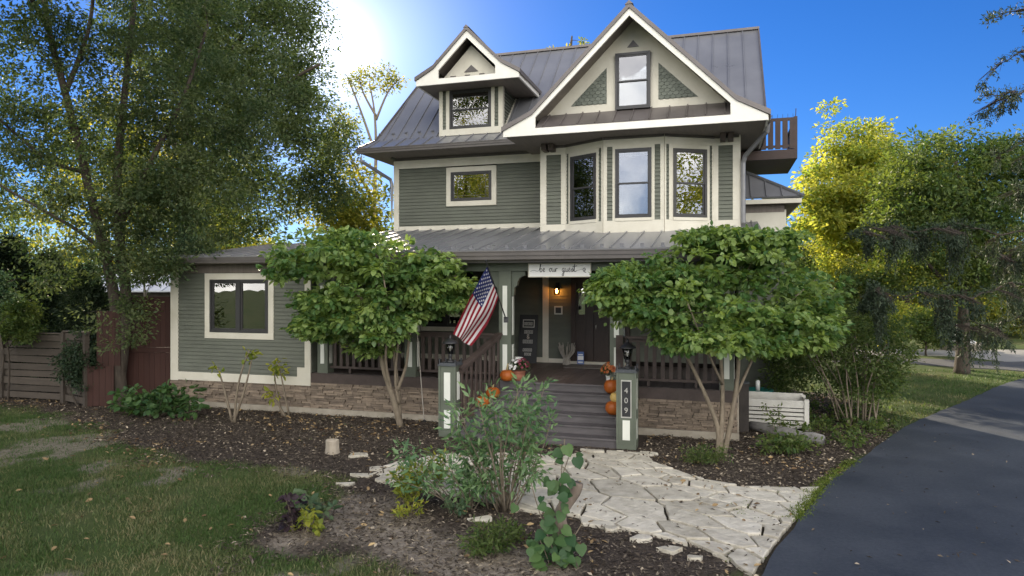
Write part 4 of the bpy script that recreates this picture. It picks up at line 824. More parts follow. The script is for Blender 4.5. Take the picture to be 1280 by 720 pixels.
LM = dict(
    dark=leaf_mat('shade_leaves', (0.050, 0.082, 0.036), (0.125, 0.150, 0.070), .45, (1.6, 1.7, .8)),
    mid=leaf_mat('green_leaves', (0.050, 0.095, 0.030), (0.135, 0.175, 0.058), .42),
    blue=leaf_mat('blue_green_leaves', (0.040, 0.085, 0.050), (0.120, 0.165, 0.085), .35, (1.5, 1.6, .8)),
    small=leaf_mat('small_tree_leaves', (0.075, 0.155, 0.050), (0.25, 0.335, 0.11), .42, rough=.42, spec=.5),
    gold=leaf_mat('autumn_leaves', (0.14, 0.205, 0.05), (0.43, 0.425, 0.105), .6, (1.8, 1.7, .8)),
    lime=leaf_mat('yellow_green_leaves', (0.10, 0.145, 0.035), (0.30, 0.29, 0.070), .55, (2.0, 1.8, .7)),
    conifer=leaf_mat('conifer_needles', (0.018, 0.036, 0.020), (0.048, 0.072, 0.036), .15),
    spruce=leaf_mat('spruce_needles', (0.022, 0.040, 0.026), (0.060, 0.082, 0.048), .2),
    purple=leaf_mat('purple_leaves', (0.018, 0.014, 0.018), (0.050, 0.030, 0.040), .2),
    yell=leaf_mat('yellowing_leaves', (0.12, 0.17, 0.03), (0.36, 0.36, 0.06), .4),
    vine=leaf_mat('vine_leaves', (0.030, 0.075, 0.030), (0.085, 0.150, 0.050), .3, rough=.45),
    peony=leaf_mat('peony_leaves', (0.066, 0.145, 0.062), (0.20, 0.30, 0.130), .3, (1.4, 1.5, .8), rough=.45, spec=.45),
)
# big twin-stemmed tree by the fence
Yb = 17.0; b0 = G(152, 506)
tree('shade_tree', 'tall dark twin trunked shade tree beside the red brown gate', 'tree', (b0[0], b0[1], -.05),
     [([W(152, 508, b0[1]), W(147, 440, 17), W(143, 370, 17), W(118, 262, 17), W(88, 140, 17), W(62, 40, 17.3), W(50, -40, 17.5)], .17, .05),
      ([W(150, 470, b0[1]), W(158, 380, 17), W(150, 300, 17), W(147, 215, 17.2), (W(158, 100, 17.6)), W(168, 0, 18), W(172, -70, 18)], .15, .045),
      ([W(146, 290, 17), W(190, 200, 16.6), W(230, 120, 16.4), W(260, 30, 16.4)], .08, .03), ([W(105, 215, 17), W(60, 200, 16.5), W(0, 150, 16)], .06, .03),
      ([W(150, 330, 17), W(100, 290, 16), W(40, 255, 15.4), W(-10, 225, 15)], .06, .02), ([W(62, 40, 17.3), (-11.2, 15, 10.6), (-10.2, 13, 11.4), (-8.5, 11, 11.6)], .07, .03), ([(-11.2, 15, 10.6), (-12.5, 12.5, 10.8), (-14, 10.5, 10.6)], .05, .02), ([W(80, 120, 17), W(110, 40, 17.4), W(120, -40, 17.6)], .07, .03)],  # includes limbs for the added out-of-view crown
     [E(60, 60, 17, 120, 2.2, 90), E(190, 40, 17.4, 130, 2.4, 110), E(270, 120, 16.8, 100, 2.0, 100), E(110, 190, 16.6, 130, 2.0, 90), E(20, 260, 16.2, 90, 1.6, 60, 3), E(150, 275, 16.4, 110, 1.5, 60), E(230, 250, 16.6, 90, 1.5, 80), E(90, 330, 16.6, 90, 1.2, 40, 3), E(145, 405, 16.0, 42, .5, 40, 2.5), E(230, 180, 17.2, 120, 2.0, 90), E(190, 330, 16.2, 45, .8, 30, 3), E(60, 180, 17.4, 110, 2.2, 90), (-9.5, 12.0, 11.2, 4.2, 3.6, 1.5, 70), (-14, 11, 10.5, 3, 3, 2, 30)],  # last crown masses are added out of view to shade wing and lawn
     1900, 80, .40, .105, .50, LM['dark'], M['bark'], 21, gap=.32, twig=.012, droop=.35, gs=1.1)
# second tree behind the wing, right part of the left mass
b1 = np.array(W(236, 380, 23.5)); b1[2] = 0
tree('shade_tree', 'dense dark shade tree rising behind the low wing roof, against the sun', 'tree', b1,
     [([b1, W(234, 330, 23.5), W(232, 220, 23.5), W(240, 100, 23.5), W(250, 0, 23.5), W(255, -60, 23.5)], .30, .08), ([W(233, 250, 23.5), W(290, 170, 23), W(350, 110, 22.6), W(400, 80, 22.4)], .12, .04), ([W(238, 130, 23.5), W(300, 50, 23.5), W(340, -20, 23.5)], .1, .04), ([W(234, 200, 23.5), W(190, 140, 24), W(170, 60, 24)], .1, .03)],
     [E(300, 60, 23.5, 110, 3, 110), E(330, 170, 23, 105, 2.6, 95), E(400, 170, 22.6, 48, 1.8, 65), E(260, 250, 23, 110, 2.4, 60), E(355, 20, 23.5, 50, 2.5, 70), E(385, 235, 23, 55, 1.8, 40), E(215, 20, 24, 90, 2.5, 90)],
     1250, 78, .60, .13, .52, LM['dark'], M['bark'], 22, gap=.22, twig=.014, droop=.35)
# thin leaved branches against the sky left of the roof
b2 = np.array(W(470, 330, 36)); b2[2] = 0
tree('sparse_tree', 'pale bare branched tree with few leaves, left of the main roof edge', 'tree', b2,
     [([b2, W(468, 260, 36), W(470, 190, 36), W(468, 140, 36), W(462, 105, 36)], .13, .03), ([W(472, 200, 36), W(455, 150, 36), W(440, 110, 36), W(432, 92, 36)], .08, .02), ([W(466, 250, 36), W(440, 200, 36), W(425, 150, 36)], .08, .02), ([W(470, 150, 36), W(485, 115, 36), W(500, 98, 36)], .07, .02), ([W(470, 145, 36), W(455, 118, 36), W(448, 95, 36)], .07, .02), ([W(468, 175, 36), W(490, 165, 36), W(505, 166, 36)], .05, .02)],
     [E(465, 100, 36, 36, 1.5, 14), E(440, 110, 36, 22, 1.2, 18), E(496, 100, 36, 10, .6, 8), E(492, 130, 36, 8, .5, 6), E(425, 190, 36, 28, 1.5, 60)], 130, 34, .55, .18, .5, LM['lime'], M['bark2'], 23, gap=.1, twig=.02)
# sunlit low trees behind the wing
def bush_tree(x, y, Y, hw, top, bot, n, per, mat, seed, label, name='tree', cat='tree', bark='bark', ln=.16, rad=.6, group=None, gap=.2, ry=None, tw=.16, shell=.42):
    c = W(x, 356, Y); s = Y / F; base = np.array((c[0], c[1], -0.02)); zt, zb = EYE + (CY - top) * s, max(.3, EYE + (CY - bot) * s); w_ = hw * s; ry = ry or w_ * .8; r = np.random.default_rng(seed); h = zt - zb
    el = [(c[0] + r.uniform(-.45, .45) * w_, Y + r.uniform(-.4, .4) * ry, zb + h * f, w_ * q, ry * q, h * .27) for f, q in ((.25, .68), (.3, .6), (.45, .75), (.5, .7), (.62, .66), (.72, .5), (.82, .36))]
    lm = [([base, base + (r.normal() * .1, 0, zb * .6), base + (r.normal() * .2, 0, zb + h * .3), base + (r.normal() * .3, 0, zb + h * .75)], tw, tw * .3)]
    for k in range(5):
        a = k * 1.3 + r.random(); z0 = max(zb * .8, .15) + h * .08 * k; lm.append(([base + (0, 0, z0), base + (math.cos(a) * w_ * .3, math.sin(a) * ry * .3, z0 + h * .2), base + (math.cos(a) * w_ * .6, math.sin(a) * ry * .6, z0 + h * .38)], tw * .4, tw * .12))
    return tree(name, label, cat, base, lm, el, n, per, rad, ln, .55, mat, M[bark], seed, gap=gap, group=group, twig=.014, shell=shell)
bush_tree(430, 300, 29, 62, 205, 350, 190, 42, LM['lime'], 31, 'sunlit yellow green tree filling the gap between the shade tree and the house', ln=.19)
bush_tree(250, 300, 33, 90, 235, 400, 300, 50, LM['lime'], 32, 'sunlit yellow green tree glowing above the wing roof', ln=.21)
bush_tree(75, 300, 31, 60, 320, 420, 200, 50, LM['gold'], 33, 'golden leafy tree far behind the plank fence', ln=.20)
bush_tree(150, 200, 40, 150, 60, 360, 420, 45, LM['lime'], 34, 'yellowing tall tree showing in glints through the twin trunked tree', ln=.26, rad=.9)
# conifers and shrubs at the plank fence
def conifer(x, Y, hw, top, n, seed, label, name='conifer', per=46, ln=.13, base_z=0.0):
    s = Y / F; X = (x - CX) * s; zt = EYE + (CY - top) * s; r = np.random.default_rng(seed); w_ = hw * s; root = thing(name, label, 'conifer', (X, Y, base_z)); m = MB()
    m.tube(np.array([(0, 0, 0), (0, 0, zt * .5), (0, 0, zt * .97)]), [.12, .07, .015], 7); C = []
    for i in range(n):
        f = r.random() ** .8; z = .15 + f * (zt - .2); rr = w_ * (1 - f) ** .75 * (.35 + .65 * r.random() ** .4) + .03; a = r.uniform(0, 6.283); p = np.array((math.cos(a) * rr, math.sin(a) * rr, z)); C.append(p)
        if i % 3 == 0: m.tube(curve((0, 0, max(.05, z - rr * .25)), p, .02, 4, r), np.linspace(.016, .004, 4), 4, cap=False)
    C = np.array(C); m.build('trunk', M['bark'], root, True); d = unit(C * np.array((1, 1, 0)) + (0, 0, .25)); foliage('crown', LM['conifer'], root, C, d, per, .24, ln, .30, r, droop=.15, flat=1.0, up=.4); return root
conifer(15, 20.0, 62, 300, 420, 41, 'dark green conifer behind the plank fence at the photo edge')
conifer(60, 20.6, 58, 320, 380, 42, 'dark conifer behind the plank fence, second from the photo edge')
conifer(108, 19.6, 50, 338, 340, 43, 'dark conifer between the plank fence and the twin trunked tree')
conifer(-40, 19, 70, 270, 380, 44, 'broad dark conifer half cut off by the photo edge above the fence')
bush_tree(98, 440, 16.9, 32, 412, 500, 110, 60, LM['conifer'], 45, 'feathery dark juniper shrub growing against the plank fence', name='juniper_shrub', cat='shrub', ln=.085, rad=.24, tw=.03)
bush_tree(10, 400, 17.7, 45, 372, 425, 130, 60, LM['mid'], 46, 'bright green shrub leaning over the plank fence top', name='shrub', cat='shrub', ln=.08, rad=.25, tw=.03)
bush_tree(-6, 350, 15.5, 22, 335, 385, 40, 60, LM['blue'], 47, 'blue green branch tip of a shrub at the photo edge', name='shrub', cat='shrub', ln=.08, rad=.22, tw=.02)
# pale sapling in front of the gate
bs = G(183, 499); Ys = bs[1]
tree('sapling', 'slender pale barked sapling in front of the red brown gate', 'tree', (bs[0], bs[1], -.03), [([W(183, 500, Ys), W(184, 440, Ys), W(181, 370, Ys), W(178, 310, Ys), W(172, 265, Ys)], .045, .012), ([W(181, 372, Ys), W(192, 345, Ys), W(205, 320, Ys)], .016, .006), ([W(180, 345, Ys), W(160, 310, Ys), W(145, 290, Ys)], .014, .006)],
     [E(185, 285, Ys, 60, .8, 30), E(215, 300, Ys, 38, .7, 28), E(140, 330, Ys, 32, .7, 30), E(245, 315, Ys - .6, 22, .5, 16, .5), E(160, 392, Ys, 20, .4, 14, .25)], 190, 42, .25, .075, .5, LM['blue'], M['barkw'], 51, gap=.15, twig=.006)
# the two small trees in front of the porch
b3 = G(500, 533); Y3 = b3[1]
tree('ornamental_tree', 'small multi stemmed tree with round leaves, standing by the flag', 'tree', (b3[0], b3[1], -.03),
     [([W(501, 534, Y3), W(492, 500, Y3), W(478, 455, Y3), W(470, 405, Y3), W(440, 360, Y3), W(400, 335, Y3 - .2)], .075, .022), ([W(500, 525, Y3), W(497, 480, Y3 + .1), W(490, 430, Y3), W(478, 395, Y3), W(470, 350, Y3)], .05, .02), ([W(499, 505, Y3), W(494, 470, Y3), W(499, 420, Y3), W(505, 385, Y3), W(530, 345, Y3)], .035, .015), ([W(497, 488, Y3), W(508, 455, Y3), W(514, 410, Y3), W(535, 370, Y3), W(570, 345, Y3)], .04, .015), ([W(490, 490, Y3), W(482, 450, Y3 - .2), W(486, 400, Y3 - .5), W(480, 350, Y3 - .8)], .035, .015)],
     both([E(440, 325, Y3, 82, 1.4, 30), E(385, 330, Y3 - .2, 55, 1.0, 26), E(505, 335, Y3, 72, 1.3, 26), E(555, 345, Y3, 38, .8, 24), E(450, 372, Y3 - .3, 62, 1.1, 26), E(520, 375, Y3 - .2, 56, 1.0, 24), E(405, 395, Y3, 36, .6, 30, 1.2), E(470, 400, Y3 - .4, 60, .6, 20, 1.0), E(550, 372, Y3, 36, .6, 22, 1.0), E(430, 300, Y3 + .2, 60, 1.0, 16), E(460, 432, Y3, 30, .3, 10, .05)], 84, 611, (.32, .70), .9),
     800, 30, .24, .13, .80, LM['small'], M['bark2'], 61, gap=.25, twig=.007, shape=BROAD, droop=.45, up=1.3, clump=.38, gs=1.8, flat=.35)
b4 = G(903, 566); Y4 = b4[1]
tree('ornamental_tree', 'small multi stemmed tree with broad leaves, growing beside the house number pillar', 'tree', (b4[0], b4[1], -.03),
     [([W(897, 567, Y4), W(897, 535, Y4), W(880, 490, Y4), W(858, 445, Y4), W(835, 410, Y4), W(810, 370, Y4)], .05, .016), ([W(900, 566, Y4), W(902, 530, Y4), W(903, 480, Y4 + .1), W(897, 420, Y4), W(885, 360, Y4)], .055, .02), ([W(905, 566, Y4), W(913, 530, Y4), W(922, 470, Y4), W(925, 400, Y4), W(935, 340, Y4)], .055, .02), ([W(918, 500, Y4), W(950, 430, Y4 + .2), W(985, 380, Y4 + .5), W(1020, 350, Y4 + .8)], .03, .012), ([W(903, 480, Y4), W(880, 430, Y4 - .5), W(860, 380, Y4 - .9)], .025, .01)],
     both([E(900, 325, Y4, 90, 1.2, 36), E(830, 345, Y4 - .2, 62, 1.0, 34), E(785, 345, Y4 - .2, 36, .7, 28), E(960, 345, Y4 + .3, 66, 1.1, 46), E(1015, 365, Y4 + 1.0, 52, 1.0, 50), E(870, 395, Y4 - .4, 70, .9, 30), E(850, 420, Y4 - .3, 40, .5, 16, .8), E(955, 425, Y4 + .2, 46, .6, 20, 1.0), E(905, 415, Y4 - .5, 40, .5, 16, .6), E(830, 380, Y4 - .3, 60, .8, 26), E(1000, 410, Y4 + .4, 50, .8, 30, 1.5), E(930, 400, Y4 - .2, 60, 1.0, 32), E(800, 385, Y4, 40, .6, 18, 1.2), E(770, 360, Y4 - .2, 30, .6, 24, 1.2), E(910, 300, Y4, 60, .8, 14, .8), E(990, 420, Y4 + .5, 40, .6, 22, .5)], 100, 612, (.26, .58), .9),
     1080, 30, .21, .115, .80, LM['small'], M['bark2'], 62, gap=.22, twig=.006, shape=BROAD, droop=.5, up=1.3, clump=.38, gs=2.0, flat=.35)
# lilac shrub by the drive
b5 = G(1068, 530); Y5 = b5[1]; r_ = np.random.default_rng(5)
tree('lilac_shrub', 'many stemmed dense green shrub at the drive edge, bare stems below', 'shrub', (b5[0], b5[1], -.03),
     [([W(1050 + 3.2 * i + r_.normal() * 3, 530 + r_.normal() * 3, Y5 + r_.normal() * .25), W(1030 + 5.5 * i + r_.normal() * 5, 480, Y5 + r_.normal() * .3), W(1000 + 9.5 * i + r_.normal() * 8, 430, Y5 + r_.normal() * .4)], .018, .008) for i in range(15)],
     [E(1060, 420, Y5, 62, 1.0, 44), E(1105, 420, Y5, 32, .8, 42), E(1020, 425, Y5 + .5, 44, .8, 50), E(1088, 470, Y5, 40, .8, 30, .6), E(1010, 375, Y5 + .8, 36, .8, 30), E(985, 450, Y5 + 1.6, 34, .8, 50, 1.0), E(1060, 475, Y5 + 1.5, 60, .6, 40, .5)], 420, 42, .24, .085, .5, LM['mid'], M['bark2'], 63, gap=.1, twig=.006, clump=.2)
# trees on the right, beyond the drive
bush_tree(1062, 300, 29.5, 80, 145, 345, 560, 58, LM['gold'], 71, 'tall golden yellow maple right of the house balcony', ln=.20, rad=.62, tw=.26, gap=.2)
bush_tree(1035, 300, 37, 55, 212, 400, 260, 46, LM['lime'], 70, 'yellow green tree behind the golden maple, close to the house corner', ln=.22, rad=.7, tw=.2)
bush_tree(1135, 300, 38, 90, 165, 375, 480, 46, LM['lime'], 72, 'yellow green maple standing farther back between the maple and the street tree', ln=.25, rad=.85, tw=.26)
bd_t = G(1203, 466)
tree('street_tree', 'green tree with straight brown trunk on the grass by the street', 'tree', (bd_t[0], bd_t[1], -.03),
     [([W(1202, 468, bd_t[1]), W(1204, 430, bd_t[1]), W(1204, 385, bd_t[1]), W(1200, 300, bd_t[1]), W(1195, 200, bd_t[1])], .26, .06), ([W(1203, 380, bd_t[1]), W(1160, 330, bd_t[1] - .5), W(1110, 290, bd_t[1] - 1)], .09, .03), ([W(1203, 370, bd_t[1]), W(1245, 320, bd_t[1] - .5), W(1290, 290, bd_t[1] - 1)], .09, .03), ([W(1201, 310, bd_t[1]), W(1170, 250, bd_t[1] + 1), W(1150, 190, bd_t[1] + 1)], .08, .03), ([W(1199, 290, bd_t[1]), W(1240, 230, bd_t[1] + .5), W(1270, 180, bd_t[1] + .5)], .08, .03)],
     [E(1195, 235, bd_t[1], 100, 2.4, 66), E(1150, 290, bd_t[1], 66, 2.0, 56), E(1250, 290, bd_t[1], 66, 2.2, 60), E(1200, 350, bd_t[1], 90, 2.0, 36), E(1130, 235, bd_t[1] + .5, 44, 1.5, 40), E(1270, 215, bd_t[1], 55, 2, 50), E(1190, 190, bd_t[1], 80, 1.6, 30)], 760, 62, .5, .15, .5, LM['mid'], M['bark'], 73, gap=.2, twig=.012, clump=.3)
bush_tree(1158, 420, 29, 30, 385, 446, 120, 45, LM['mid'], 74, 'rounded green bush at the street edge left of the street tree trunk', name='bush', cat='bush', ln=.13, rad=.35, tw=.05)
bush_tree(1100, 410, 33, 60, 375, 448, 170, 45, LM['gold'], 75, 'low golden bush glowing behind the lilac shrub', name='bush', cat='bush', ln=.18, rad=.5, tw=.06)
bush_tree(1072, 400, 24, 58, 318, 432, 230, 46, LM['mid'], 78, 'dark green shrub added close behind the lilac shrub to shade the drive', name='sun_block_shrub', cat='shrub', ln=.115, rad=.34, tw=.05)  # this group of tall shrubs is added to keep sun off the drive
bush_tree(990, 400, 23, 60, 300, 440, 220, 46, LM['mid'], 79, 'dark green shrub added behind the white planter box to shade the drive', name='sun_block_shrub', cat='shrub', ln=.11, rad=.34, tw=.05)
bush_tree(948, 360, 28, 56, 262, 425, 260, 50, LM['mid'], 77, 'tall green shrub added behind the hipped side bay to keep sun off the drive', name='sun_block_shrub', cat='shrub', ln=.13, rad=.45, tw=.06)
bush_tree(1000, 360, 27, 52, 296, 425, 260, 50, LM['mid'], 76, 'tall green shrub added behind the lilac shrub and house corner to block sun', name='sun_block_shrub', cat='shrub', ln=.13, rad=.4, tw=.06)
for i, (x, Y, hw, top, bot, k, lab) in enumerate([(1243, 40, 75, 330, 415, 'lime', 'yellow green lawn tree with pale trunk across the road'), (1290, 44, 80, 300, 418, 'gold', 'golden lawn tree with dark trunk across the road at the photo edge'), (1165, 46, 70, 330, 420, 'lime', 'yellow green lawn tree across the road behind the stone fountain'), (1085, 48, 85, 300, 425, 'lime', 'yellow green tree across the road seen left of the street tree'), (1340, 38, 90, 250, 415, 'lime', 'leafy lawn tree across the road mostly outside the photo')]):
    bush_tree(x, 380, Y, hw, top, bot, 170, 46, LM[k], 80 + i, lab, ln=.26, rad=.8, group='lawn trees across the road', tw=.2)
def far_woods():
    r = np.random.default_rng(90); C = []
    for x0, x1, Y, h in ((-75, -20, 62, 8), (-22, 12, 75, 7), (10, 90, 68, 9), (60, 120, 60, 9)):
        for _ in range(420):
            x = r.uniform(x0, x1); C.append((x, Y + r.normal() * 3, h * (1 + .35 * math.sin(x * .35) + .2 * math.sin(x * .9)) * r.random() ** .8))
    C = np.array(C); o = foliage('distant_woods', LM['mid'], None, C, rdir(len(C), r), 34, 1.5, .55, .6, r); return tag(o, 'far green line of woods closing the view', None, None, 'stuff')
far_woods()
bt = W(712, 62, 44); tree('distant_tree', 'tree behind the house, only its leafy tip above the roof ridge', 'tree', (bt[0], 44, 0), [([(bt[0], 44, 0), (bt[0], 44, 9), W(712, 90, 44), W(715, 45, 44)], .3, .05)], [E(716, 60, 44, 18, .8, 16), E(690, 64, 44, 9, .6, 8, 2), E(706, 90, 44, 50, 1.5, 30)], 60, 26, .45, .24, .5, LM['lime'], M['bark'], 95, gap=.1, twig=.02)
# weeping spruce reaching in from the right: trunk outside the photo, long drooping boughs inside it
def spruce():
    r = np.random.default_rng(101); B = np.array(W(1440, 356, 14.6)); B[2] = -.03; root = thing('weeping_spruce', 'weeping spruce whose long drooping boughs hang in from the right', 'conifer', B); m = MB(); top = 13.0
    m.tube(smooth([(0, 0, 0), (.1, 0, 4), (0, .1, 9), (0, 0, top)]), np.linspace(.30, .03, 13), 9); P, A, V_ = [], [], []
    boughs = [([W(1430, 300, 14.6), W(1330, 296, 14.4), W(1250, 288, 14.2), W(1190, 284, 14), W(1110, 287, 13.8), W(1068, 291, 13.7)], 1.0, 1.0), ([W(1430, 350, 14.6), W(1320, 352, 14.3), W(1250, 362, 14.0), W(1180, 372, 13.6), W(1110, 364, 13.3), W(1085, 366, 13.2)], 1.0, .9), ([W(1430, 385, 14.6), W(1330, 392, 14.5), W(1270, 402, 14.4), W(1225, 406, 14.3), W(1190, 404, 14.2)], .8, .7),
              ([W(1430, 318, 14.6), W(1340, 315, 15.2), W(1270, 312, 15.7), W(1210, 316, 16.1)], .9, 1.0), ([W(1430, 110, 14.6), W(1340, 105, 14.2), W(1275, 112, 13.9), W(1225, 128, 13.6)], .38, .55), ([W(1430, 90, 14.6), W(1350, 78, 14.2), W(1290, 68, 14), W(1245, 82, 13.8)], .33, .5), ([W(1430, 20, 14.6), W(1340, 2, 14), W(1285, 5, 13.6), W(1232, 32, 13.3)], .33, .5), ([W(1430, 165, 14.6), W(1340, 172, 14.3), W(1290, 178, 14.1), W(1242, 190, 13.9)], .45, .6), ([W(1430, 215, 14.6), W(1350, 222, 14.3), W(1300, 228, 14.2), W(1262, 236, 14)], .6, .7), ([W(1430, 255, 14.6), W(1340, 258, 14.2), W(1285, 262, 14)], .8, .8)]
    for pts, hang, den in boughs:
        S = smooth([p - B for p in pts], 14); S = S + np.stack([0 * S[:, 0], .12 * np.sin(np.arange(len(S)) * .23 + r.random() * 6), .07 * np.sin(np.arange(len(S)) * .31 + r.random() * 6) + .03 * np.sin(np.arange(len(S)) * .83)], 1); m.tube(S, np.linspace(.032, .006, len(S)), 6); L_ = np.linalg.norm(np.diff(S, axis=0), axis=1).sum()
        ns = max(4, int(L_ * 2.4)); sub = [(r.random() ** .9, r.choice((-1, 1)) * r.uniform(.15, 1.0), r.choice((.25, .45, .7, 1.0, 1.25)), r.normal() * .5) for _ in range(ns)]
        for _ in range(int(L_ * 60 * den)):   # short upright sprays along the top of the bough
            p = S[r.integers(0, len(S))]
            for _k in range(5): P.append(p + r.normal(size=3) * .05 + (0, 0, .02)); A.append(r.normal(size=3) + (-.5, 0, .4)); V_.append(r.random())
        for _ in range(int(L_ * 78 * den)):
            f, sd_, hl, sk = sub[r.integers(ns)]; i = int(np.clip(f * (len(S) - 1), 0, len(S) - 2)); p = S[i]; q_ = r.random() ** .7; side = sd_ * q_; st = p + np.array((sk * abs(side) + r.normal() * .05, side, -abs(side) * .3 + r.normal() * .02)); ln = hang * hl * r.uniform(.3, 1.0) * (1.1 - .5 * q_); k = max(3, int(ln / .045)); q = st.copy(); d = np.array((r.normal() * .2, np.sign(side) * .25, -.6))
            if abs(side) > .08: m.tube(np.array([p, (p + st) / 2 + (0, 0, .03), st]), [.006, .004, .003], 4, cap=False)
            line = [q.copy()]
            for j in range(k):
                d = unit(d * .8 + np.array((r.normal() * .10, r.normal() * .10, -.35))); q = q + d * .045; line.append(q.copy())
                for _k in range(2): P.append(q); A.append(d * .9 + r.normal(size=3) * .55); V_.append(r.random())
            if len(line) > 5: m.tube(np.array(line[::3]), np.linspace(.004, .0015, len(line[::3])), 3, cap=False)
    m.build('trunk', M['bark'], root, True); P = np.array(P); A = np.array(A); ln = r.uniform(.05, .10, len(P)); leaves('crown', LM['spruce'], root, P, A, r.normal(size=(len(P), 3)), ln, ln * .30, np.array(V_)); return root
spruce()
# out-of-view trees mirrored in the panes; the dark one added to shade the wing
for i, (X, Y, h, w_, k, lab) in enumerate([(-16.5, -1, 13.5, 4.5, 'gold', 'golden tree at the left of the lawn, mirrored in the upper left window'), (-15, 8.2, 11, 3.6, 'dark', 'dark tree added out of view left of the lawn to shade the wing'), (15.8, 2.2, 12.5, 5.0, 'gold', 'golden tree right of the drive, mirrored in the side bay panes'), (-9.5, -10, 6.6, 1.7, 'mid', 'small green tree mirrored in the middle bay window'), (-19.5, -8, 19, 6, 'lime', 'yellow green tree mirrored in the dormer window')]):
    r = np.random.default_rng(200 + i); b_ = np.array((X, Y, -.02)); el = [(X + r.normal() * w_ * .3, Y + r.normal() * w_ * .3, h * f, w_ * q, w_ * q, h * .2) for f, q in ((.35, .8), (.5, .9), (.65, .75), (.8, .5))]
    tree('lawn_tree', lab, 'tree', b_, [([b_, b_ + (0.1, 0, h * .3), b_ + (0, .1, h * .6), b_ + (0, 0, h * .85)], .2, .05)], el, 330, 60, .70, .17, .55, LM[k], M['bark'], 210 + i, gap=.2, twig=.02)
# ------------------------------------------------------------------ fence, gate, shed
def pl_fence(a, c, label, posts=True):
    a, c = np.array(a), np.array(c); d = (c - a); L_ = np.linalg.norm(d); d /= L_; ang = math.atan2(d[1], d[0]); root = thing('plank_fence', label, 'fence', (a[0], a[1], 0), ang); b = MB(); z = 0.06; k = 0
    while z < 1.72:
        h = random.uniform(.15, .185); o = 0.02 if k % 2 else -0.015; t = random.uniform(-.01, .01); b.hexa([(0.02, o, z + t), (L_ - .02, o, z - t), (L_ - .02, o + .025, z - t), (0.02, o + .025, z + t), (0.02, o, z + h + t), (L_ - .02, o, z + h - t), (L_ - .02, o + .025, z + h - t), (0.02, o + .025, z + h + t)], random.random()); z += h + .022; k += 1
    b.build('plank', M['weathered'], root); b = MB(); b.box(-.03, L_ + .03, -.05, .09, z, z + .03, .9); b.build('top_board', M['weathered'], root)
    for x in (0, L_):
        p = MB(); p.box(x - .05, x + .05, -.06, .05, -.1, z - .003, .4); p.build('post', M['weathered'], root)
    return root
pl_fence((-13.45, 18.02), (-11.45, 17.42), 'weathered horizontal plank fence panel facing the lawn, with a flat top board')
pl_fence((-15.6, 18.7), (-13.55, 18.06), 'weathered plank fence panel cut off by the photo edge')
pl_fence((-11.38, 17.36), (-10.45, 16.75), 'short slanting plank fence panel beside the reddish brown corner boards')
def boards(mb, x0, x1, z0, z1, y=0.0, w=.14):
    x = x0
    while x < x1 - .01: mb.box(x + .003, min(x + w, x1) - .003, y + random.uniform(-.004, .004), y + .03, z0, z1, random.random()); x += w
rt = thing('corner_fence', 'reddish brown board fence section behind the twin tree trunks', 'fence', (-10.42, 16.72, 0), R(8)); b = MB(); boards(b, 0, .62, 0.02, 1.0); boards(b, .2, .75, 1.0, 2.35, .05); b.build('boards', M['redwood'], rt)
gt = thing('garden_gate', 'tall red brown board gate between the twin tree and the house wall', 'gate', (-9.95, 17.35, 0), R(-3)); b = MB(); boards(b, 0.05, 1.38, .03, 1.28); boards(b, .05, 1.38, 1.42, 2.62); b.build('boards', M['redwood'], gt)
b = MB(); b.box(.03, 1.40, -.02, .035, 1.285, 1.415, .3); b.box(.03, 1.40, -.015, .035, 2.62, 2.70, .3); b.build('rail', M['redwood'], gt); b = MB(); b.lathe([(.012, 0), (.03, .015), (.03, .035), (.01, .05)], (0, 0, 0), 10); kn = b.build('knob', M['pewter'], gt); kn.location = (.16, -.005, 1.50); kn.rotation_euler = (R(90), 0, 0)
b = MB(); b.box(-.09, .03, -.04, .07, 0, 2.75, .5); b.box(1.40, 1.50, -.04, .07, 0, 2.75, .5); b.build('post', M['redwood'], gt)
sh = thing('garden_shed', 'low shed with pale metal roof behind the red brown gate', 'shed', (-15.2, 28.0, 0), R(6)); b = MB(); b.box(-2.6, 2.2, 0, 4, 0, 2.75); b.build('wall', M['weathered'], sh)
M['tin'] = pmat('pale_tin', (0.60, 0.62, 0.66), (0.72, 0.74, 0.78), rough=.45, spec=.4)
b = MB(); seam_roof(b, [(-2.9, -.3, 2.75), (2.5, -.3, 2.75), (2.5, 2.0, 3.45), (-2.9, 2.0, 3.45)], .6, th=.05); seam_roof(b, [(2.5, 4.3, 2.75), (-2.9, 4.3, 2.75), (-2.9, 2, 3.45), (2.5, 2, 3.45)], .6, th=.05); b.build('roof', M['tin'], sh)
# ------------------------------------------------------------------ things on and round the porch
def lantern(s, t, z, label):
    o = hthing('post_lantern', label, 'lantern', s, t, z, 'lanterns on the stair pillars'); b = MB(); b.lathe([(.085, 0), (.085, .02), (.05, .035), (.03, .06), (.028, .10), (.045, .12), (.03, .14), (.05, .165)], n=14); b.build('base', M['black'], o, True)
    b = MB(); b.lathe([(.055, .165), (.085, .27), (.098, .37), (.094, .37), (.08, .27), (.05, .17)], n=16); b.build('glass', M['lamp_glass'], o, True)
    b = MB()
    for i in range(6): a = i * math.pi / 3; b.tube([(.057 * math.cos(a), .057 * math.sin(a), .165), (.101 * math.cos(a), .101 * math.sin(a), .37)], .005, 4)
    b.lathe([(.105, .365), (.105, .38), (.098, .38), (.098, .365)], n=16); b.build('cage', M['black'], o)
    b = MB(); b.lathe([(.16, .375), (.155, .39), (.11, .43), (.06, .465), (.03, .48), (.022, .50), (.03, .515), (.02, .53), (.006, .55)], n=18); b.build('cap', M['black'], o, True); b = MB(); b.lathe([(.012, .17), (.014, .24), (.022, .27), (.022, .30), (.008, .33)], n=10); b.build('bulb', M['white'], o, True)
